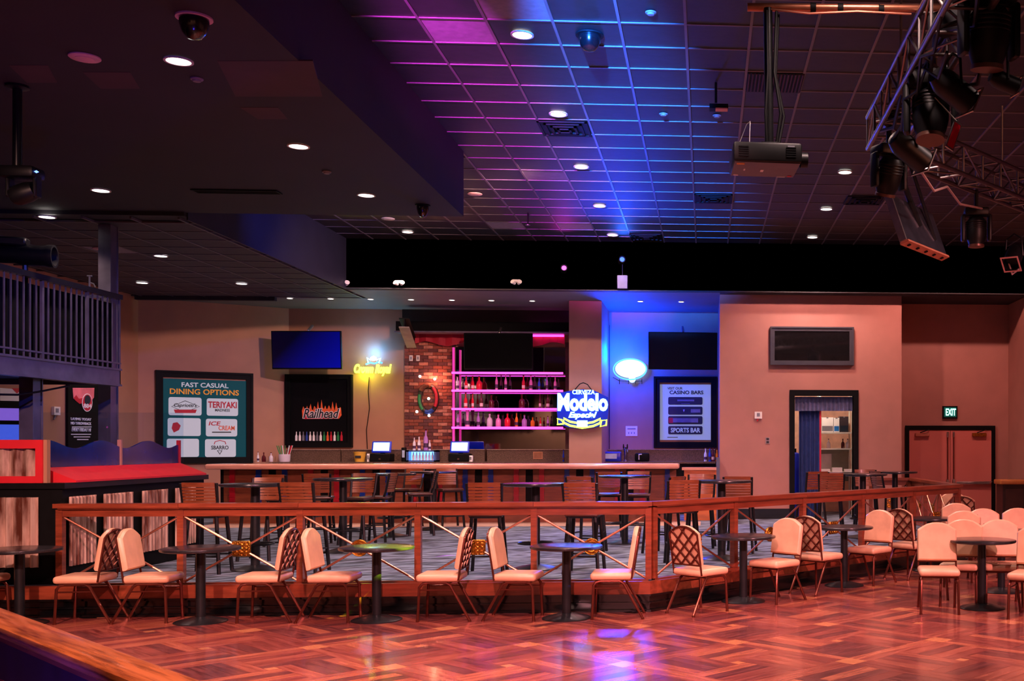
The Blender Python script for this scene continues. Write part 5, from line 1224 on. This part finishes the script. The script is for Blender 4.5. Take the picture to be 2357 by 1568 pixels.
# ================================================================ STAGE TRUSS AND LIGHTS
def box_truss(label, a, b, w_=.30, z0=4.6, bays=10):
    a, b = Vector(a), Vector(b); d = (b - a); Ln = d.length; ang = math.atan2(d.y, d.x)
    t = thing('lighting_truss', label, 'truss', (a.x, a.y, z0), ang, 'lighting truss')
    hw = abs(w_); cs_ = [(0, 0), (-w_, 0), (0, hw), (-w_, hw)]
    for (y, z) in cs_: MB().tube([(0, y, z), (Ln, y, z)], .024, 10).build('chord', M_TRUSS, t)
    bw = Ln / bays
    for i in range(bays + 1):
        x = i * bw
        for (p, q) in (((0, 0), (-w_, 0)), ((0, hw), (-w_, hw)), ((0, 0), (0, hw)), ((-w_, 0), (-w_, hw))):
            MB().tube([(x, *p), (x, *q)], .013, 7).build('rung', M_TRUSS, t)
    for i in range(bays):
        x0, x1 = i * bw, (i + 1) * bw
        if i % 2: x0, x1 = x1, x0
        for (p, q) in (((0, 0), (0, hw)), ((-w_, 0), (-w_, hw)), ((0, 0), (-w_, 0))):
            MB().tube([(x0, *p), (x1, *q)], .011, 6).build('diagonal', M_TRUSS, t)
    return t
box_truss('silver lighting truss running towards the camera at the top corner', (1.55, 10.35), (1.55, 3.6), bays=16, w_=-.30)
box_truss('silver lighting truss slanting away beyond the corner', (1.62, 10.5), (5.6, 14.9), bays=14)
# drop rods to the ceiling
for k, (x, y) in enumerate(((1.7, 5.0), (1.7, 9.4), (3.4, 12.3))):
    t = thing('truss_hanger', ('thin steel drop rod nearest the camera', 'thin steel drop rod at the truss corner', 'thin steel drop rod on the slanting truss')[k], 'hanger', (x, y, 4.9)); MB().tube([(0, 0, 0), (0, 0, HC - 4.9)], .012, 6).build('rod', M_STEEL, t); MB().lathe([(.04, 0), (.04, .03), (0, .03)], 10).build('clamp', M_BLKM, t)

def moving_head(label, u, v, zc, s, rz, tilt):
    p = P(u, v, zc); t = thing('moving_head_light', label, 'stage light', p, rz, 'moving head stage lights'); t.scale = (s, s, s)
    MB().rbox((0, 0, .26), (.34, .26, .12), .03, 2).build('base', M_STAGE, t)
    MB().tube([(0, 0, .3), (0, 0, max(.42, (4.62 - p.z) / s))], .03, 8).build('clamp', M_BLKM, t)
    for k in (-1, 1): MB().rbox((k * .185, 0, .04), (.055, .13, .38), .025, 2).build('yoke_arm', M_STAGE, t)
    MB().rbox((0, 0, .21), (.4, .12, .05), .02, 1).build('yoke_bridge', M_STAGE, t)
    Mx = Matrix.Rotation(tilt, 4, 'X')
    h = MB().lathe([(0, .19), (.1, .18), (.13, .14), (.14, .06), (.14, -.06), (.125, -.13), (.1, -.2), (.1, -.22)], 24, M=Mx).build('head', M_STAGE, t)
    MB().lathe([(0, -.205), (.09, -.205), (.09, -.21)], 24, M=Mx).build('lens', M_DARKGL, h)
    MB().lathe([(.095, -.19), (.112, -.195), (.112, -.225), (.095, -.225)], 24, M=Mx).build('lens_ring', mat('bronze_lens_ring', L(90, 56, 46), .35, .5), h)
    for k in range(4): MB().lathe([(.142, .02 + k * .03), (.146, .025 + k * .03), (.146, .035 + k * .03), (.142, .04 + k * .03)], 20, M=Mx).build('cooling_fin', M_STAGE, h)
moving_head('largest moving head light at the top corner of the picture', 2276, 82, 7.2, .98, R(10), R(8))
moving_head('black moving head light below the truss middle', 2142, 262, 8.4, 1.0, R(-15), R(-12))
moving_head('black moving head light at the truss corner', 2046, 404, 9.7, .82, R(25), R(20))
moving_head('blue tinted moving head light hanging below the slanting truss', 2247, 532, 12.2, .8, R(-8), R(0))
def par_can(label, u, v, zc, ln, rad, dr, gel=None):
    p = P(u, v, zc); t = thing('par_can', label, 'stage light', p, 0, 'par can stage lights')
    Mx = Vector(dr).to_track_quat('Z', 'Y').to_matrix().to_4x4()
    c = MB().lathe([(0, -ln * .55), (rad * .6, -ln * .52), (rad * .95, -ln * .3), (rad, -ln * .2), (rad, ln * .5), (rad * .93, ln * .5), (rad * .9, -ln * .1), (0, -ln * .12)], 24, M=Mx).build('can', M_STAGE, t)
    MB().lathe([(0, ln * .3), (rad * .9, ln * .3), (rad * .9, ln * .29)], 20, M=Mx).build('lens', M_DARKGL, c)
    mb = MB()
    for lo, hi in (((-rad * 1.05, -rad * 1.05), (rad * 1.05, -rad * .9)), ((-rad * 1.05, rad * .9), (rad * 1.05, rad * 1.05)), ((-rad * 1.05, -rad * .9), (-rad * .9, rad * .9)), ((rad * .9, -rad * .9), (rad * 1.05, rad * .9))):
        mb.b2((*lo, ln * .5), (*hi, ln * .53), M=Mx)
    mb.build('gel_frame', gel or M_STEEL, t)
    MB().tube([Mx @ Vector((rad * 1.06, 0, 0)), Vector((0, 0, .2)) + (Mx @ Vector((rad * .9, 0, 0))), Vector((0, 0, .26)), Vector((0, 0, .2)) + (Mx @ Vector((-rad * .9, 0, 0))), Mx @ Vector((-rad * 1.06, 0, 0))], .011, 6).build('yoke', M_STAGE, t)
    return t
par_can('black par can light pointing sideways under the big moving head', 2192, 205, 7.9, .34, .10, (.75, .35, -.42))
par_can('black par can light with a pale frame above the truss corner', 2092, 346, 9.2, .36, .105, (.72, .4, -.4))
par_can('par can light with a red lit square frame at the picture edge', 2334, 590, 12.6, .30, .10, (-.35, -.5, -.62), mat('red_gel_frame', L(206, 150, 146), .4, .5))
par_can('small silver par can light beside the big moving head', 2310, 188, 7.4, .2, .06, (.9, .2, -.25), M_CHROME)
M_REDGEL = mat('red_gel', L(200, 20, 40), .3, trans=.2, emit=L(150, 8, 22), es=.03)
p = P(2195, 312, 8.2); t = thing('gel_holder', 'red gel filter frame hanging beside the truss', 'gel frame', p, R(25)); Mx = Matrix.Rotation(R(22), 4, 'Y')
MB().b2((-.03, -.004, -.1), (.03, .004, .1), M=Mx).build('gel', M_REDGEL, t)
MB().b2((-.038, -.006, .1), (.038, .006, .115), M=Mx).b2((-.038, -.006, -.115), (.038, .006, -.1), M=Mx).b2((-.038, -.006, -.1), (-.03, .006, .1), M=Mx).b2((.03, -.006, -.1), (.038, .006, .1), M=Mx).build('frame', M_STEEL, t)
MB().tube([Mx @ Vector((0, 0, .11)), Vector((-.1, .1, .3))], .005, 5).build('safety_wire', M_STEEL, t)
# tilted led panel
a_, b_, c_ = P(2024, 458, 9.9), P(2086, 552, 10.1), P(2180, 590, 10.9)
ex = (c_ - b_); ey = (a_ - b_); lx, ly = ex.length, ey.length; ex.normalize(); ez = ex.cross(ey).normalized(); ey = ez.cross(ex)
Mx = Matrix(((ex.x, ey.x, ez.x, b_.x), (ex.y, ey.y, ez.y, b_.y), (ex.z, ey.z, ez.z, b_.z), (0, 0, 0, 1)))
t = thing('led_light', 'tilted flat lighting panel with a wooden edge below the truss corner', 'stage light'); t.matrix_world = Mx
MB().b2((0, 0, -.05), (lx, ly, .0)).build('panel', mat('slate_panel', L(34, 35, 42), .3, .2, var=.3), t)
MB().b2((0, -.02, -.07), (lx, 0, .02)).build('lower_edge', mat('copper_edge', L(186, 118, 92), .4, .5), t); MB().b2((-.025, 0, -.06), (0, ly, .01)).build('side_edge', M_STEEL, t)
for k in range(5): MB().box((lx * (k + .5) / 5, -.024, -.025), (.03, .012, .03)).build('slot', M_BLK, t)
q = Vector((1.75, 10.3, 4.62)); iv = Mx.inverted()
MB().tube([iv @ q, (lx * .5, ly * .5, 0)], .03, 8).tube([iv @ (q + Vector((.2, .2, 0))), (lx * .8, ly * .3, 0)], .02, 8).build('arm', M_BLKM, t)
# cables draped along the truss
for k, (pts, lab) in enumerate((([(2170, 20, 7.1), (2150, 120, 7.5), (2120, 130, 7.8), (2112, 210, 8.2), (2080, 230, 8.4), (2075, 300, 8.9)], 'black cable looped along the near truss'),
                                ([(2180, 120, 7.3), (2160, 180, 7.6), (2130, 160, 7.9), (2100, 250, 8.5), (2050, 330, 9.2)], 'second black cable hanging in the near truss'),
                                ([(2110, 380, 9.6), (2150, 440, 10.2), (2180, 430, 10.6), (2210, 470, 11.2), (2260, 480, 12)], 'pale cable strung under the slanting truss'),
                                ([(2320, 600, 12.6), (2330, 632, 12.6), (2345, 620, 12.7)], 'looped cable under the last par can'))):
    tag(MB().tube([P(*q) for q in pts], .012, 6).build('cable', M_STAGE if k < 2 else mat('pale_cable', L(150, 120, 116), .5), None), lab, 'cable', 'truss cables')
for k, (pts, lab) in enumerate((([(1.55, 9.9, 4.63), (1.62, 9.3, 4.5), (1.6, 8.8, 4.66), (1.7, 8.2, 4.48), (1.62, 7.6, 4.68), (1.75, 7.0, 4.5), (1.65, 6.4, 4.66)], 'black cable sagging below the outer truss tube'),
                                ([(1.8, 10.0, 4.9), (1.72, 9.4, 4.72), (1.8, 8.9, 4.9), (1.7, 8.4, 4.7), (1.82, 7.8, 4.88), (1.7, 7.1, 4.72), (1.8, 6.5, 4.9)], 'black cable woven through the middle of the near truss'),
                                ([(1.9, 9.7, 4.62), (1.98, 9.2, 4.4), (1.88, 8.6, 4.6), (2.0, 7.9, 4.42), (1.9, 7.2, 4.6)], 'black cable looped on the inner truss tube'))):
    tag(MB().tube([Vector(q) for q in pts], .016, 6).build('cable', M_STAGE, None), lab, 'cable', 'truss cables')
for k, (y, lab) in enumerate(((9.75, 'black dimmer box clamped at the truss corner'), (8.75, 'black dimmer box in the middle of the near truss'), (7.5, 'black dimmer box in the near truss below the pipe'), (6.9, 'black dimmer box highest in the near truss'))):
    t = thing('dimmer_box', lab, 'control box', (1.72, y, 4.72), R(20 * k), 'dimmer boxes in the truss')
    MB().rbox((0, 0, 0), (.2, .3, .13), .015, 1).build('case', M_STAGE, t)
    for q in range(3): MB().lathe([(.018, 0), (.018, .04), (.01, .045)], 10, M=Matrix.Translation((-.06 + q * .06, -.15, 0)) @ Matrix.Rotation(R(90), 4, 'X')).build('connector', M_CHROME if q == 1 else M_BLKM, t)
# overhead pipe, projector
yp = 7.9
t = thing('overhead_pipe', 'copper toned pipe crossing from the truss to the projector pole', 'pipe', (0, yp, 4.94))
MB().tube([(.30, 0, 0), (1.9, 0, .03)], .03, 12).build('tube', mat('copper_pipe', L(190, 120, 92), .35, .8, var=.15, scale=10), t)
MB().tube([(.45, -.03, -.02), (.75, -.03, -.045), (1.1, -.03, -.02), (1.5, -.03, -.03)], .008, 6).build('strapped_cable', M_ROD, t)
for x in (.78, .98, 1.28): MB().lathe([(.036, -.02), (.036, .02)], 12, M=Matrix.Translation((x, 0, .01)) @ Matrix.Rotation(R(90), 4, 'Y')).build('tape_band', M_BLK, t)
p = P(1768, 350, 7.7); fz0, fz1 = P(1768, 372, 7.7).z, P(1768, 326, 7.7).z
t = thing('projector', 'dark video projector hanging from a pole below the overhead pipe', 'projector', (p.x, p.y, fz0), R(3))
wd = .49; hh = fz1 - fz0
MB().rbox((0, .22, hh / 2), (wd, .44, hh), .02, 2).build('body', M_STAGE, t)
MB().b2((-wd / 2 + .012, .02, -.004), (wd / 2 - .012, .42, .004)).build('underside', mat('grey_underside', L(104, 92, 94), .5, var=.1), t)
for x in (-wd / 2 + .07, wd / 2 - .08):
    for k in range(5): MB().b2((x - .035, -.006, .035 + k * .016), (x + .035, .002, .043 + k * .016)).build('grille_slat', M_BLKM, t)
MB().lathe([(.055, 0), (.055, .05), (.045, .05), (.04, .02), (0, .02)], 16, M=Matrix.Translation((wd / 2 + .0, .1, hh * .3)) @ Matrix.Rotation(R(90), 4, 'Y')).build('side_port', M_STAGE, t)
for (x, y, sx_, sy_, m) in ((-.19, .06, .055, .035, PT_G), (-.2, .38, .035, .03, PT_W), (-.15, .22, .012, .05, PT_W), (-.02, .24, .022, .06, PT_W), (.14, .405, .06, .012, PT_W), (.2, .38, .03, .03, PT_R)):
    MB().b2((x - sx_ / 2, y - sy_ / 2, -.007), (x + sx_ / 2, y + sy_ / 2, -.003)).build('sticker', m, t)
MB().b2((.14, -.004, hh - .035), (.19, .0, hh - .025)).build('badge', PT_GY, t)
MB().rbox((.03, .2, hh + .02), (.14, .14, .04), .01, 1).build('mount_plate', M_BLKM, t)
MB().tube([(.03, .2, hh + .02), (.02, .2, 4.93 - fz0)], .033, 12).build('pole', M_BLKM, t)
for k, (dx, dy) in enumerate(((.05, -.03), (.07, .02), (-.02, -.04))):
    MB().tube([(.03 + dx, .2 + dy, hh + .03), (.03 + dx * 1.6, .2 + dy * 1.5, hh + .25), (.03 + dx * .7, .2 + dy, hh + .55), (.03 + dx, .2 + dy, 4.9 - fz0)], .011, 6).build('cable', M_STAGE, t)
MB().tube([(-.2, .1, hh), (-.14, .15, hh + .16), (-.11, .2, hh + .2), (-.12, .15, hh)], .003, 5).build('safety_wire', M_STEEL, t)

# ================================================================ FIXTURES OVER THE BALCONY SIDE
p = P(40, 160, 9.2); px, py = p.x, p.y
t = thing('hanging_moving_light', 'moving light on a long drop pole below the charcoal ceiling', 'stage light', (px, py, SL))
zz = P(40, 385, 9.2).z - SL
MB().tube([(0, 0, 0), (0, 0, zz)], .035, 10).build('drop_pole', M_BLKM, t)
MB().lathe([(.09, 0), (.09, -.02), (.04, -.03)], 14).build('ceiling_plate', M_BLKM, t)
MB().rbox((.03, 0, zz - .05), (.3, .2, .1), .03, 2).build('base', M_STAGE, t)
for s in (-1, 1): MB().rbox((.05 + s * .11, 0, zz - .16), (.035, .09, .2), .012, 1).build('yoke_arm', M_STAGE, t)
MB().lathe([(0, .1), (.07, .09), (.085, .03), (.085, -.06), (.07, -.1)], 18, M=Matrix.Translation((.06, 0, zz - .22)) @ Matrix.Rotation(R(70), 4, 'Y')).build('head', M_STAGE, t)
MB().lathe([(0, -.1), (.06, -.1), (.06, -.102)], 16, M=Matrix.Translation((.06, 0, zz - .22)) @ Matrix.Rotation(R(70), 4, 'Y')).build('lens', M_CHROME, t)
MB().lathe([(0, -.012), (.018, 0), (0, .012)], 8, M=Matrix.Translation((.19, -.06, zz - .05))).build('status_light', glow('blue_led', (.1, .2, 1), 5), t)
p = P(58, 588, 12.6)
t = thing('follow_spot', 'long black follow spot resting above the balcony rail', 'stage light', (p.x, p.y, p.z), R(12))
MB().lathe([(0, -.5), (.08, -.5), (.1, -.45), (.1, -.1), (.12, -.05), (.12, .2), (.135, .25), (.135, .3), (.11, .3), (.1, .22), (0, .2)], 22, M=Matrix.Rotation(R(90), 4, 'Y')).build('barrel', M_STAGE, t)
MB().lathe([(0, .21), (.1, .21), (.1, .205)], 20, M=Matrix.Rotation(R(90), 4, 'Y')).build('lens', M_DARKGL, t)
MB().rbox((-.12, 0, .15), (.3, .16, .1), .02, 1).build('housing', M_STAGE, t)
MB().tube([(0, 0, -.1), (0, 0, 2.76 - p.z)], .03, 8).build('stand', M_BLKM, t)
p = P(206, 658, 13.6)
t = thing('rail_clamp', 'small metal clamp standing on the balcony rail', 'clamp', (p.x, p.y, 3.735)); MB().tube([(0, 0, 0), (0, 0, .14)], .012, 6).tube([(-.03, 0, .14), (.03, 0, .14)], .01, 6).build('clamp', M_STEEL, t); MB().tube([(0, 0, .06), (.05, 0, .04), (.07, 0, 0)], .008, 6).build('hook', M_STEEL, t)

# narrow colour beams from the truss heads onto the table tops
for (tx, col, pw_, ang) in ((onY(862, 1100, 11.12).to_2d().to_3d() + Vector((.13, 0, .74)), (.5, .75, .02), 60000, 4.2), (onY(1310, 1100, 11.12).to_2d().to_3d() + Vector((.06, 0, .74)), (.04, .2, 1), 80000, 5.6),
                            (P(1225, 1100, 12.7).to_2d().to_3d() + Vector((0, 0, 1.31)), (.8, .05, .8), 70000, 3.8), (P(1005, 1100, 18.6).to_2d().to_3d() + Vector((0, 0, 1.31)), (.05, .2, 1), 40000, 1.7), (P(1440, 1100, 16).to_2d().to_3d() + Vector((0, 0, 1.31)), (.05, .2, 1), 40000, 2.2)):
    lamp('table_beam_lamp', 'SPOT', (1.35, 8.9, 4.5), col, pw_, tx, .02, ang, .35)

tag(MB().tube([P(-10, 908, 12.3), P(40, 909, 12.5), P(90, 902, 12.8), P(160, 888, 13.2)], .012, 6).build('cable', M_STAGE, None), 'black cable sagging under the balcony beam', 'cable', 'truss cables')
x, y = cz(545, 440, SL); t = thing('slot_diffuser', 'long narrow black air slot in the charcoal ceiling', 'vent', (x, y, SL - .004))
MB().b2((-.5, -.09, -.012), (.5, -.07, 0)).b2((-.5, .07, -.012), (.5, .09, 0)).b2((-.5, -.07, -.012), (-.48, .07, 0)).b2((.48, -.07, -.012), (.5, .07, 0)).build('frame', M_BLK, t)
for k in range(3): MB().b2((-.48, -.045 + k * .04, -.01), (.48, -.035 + k * .04, 0)).build('slat', M_BLK, t)
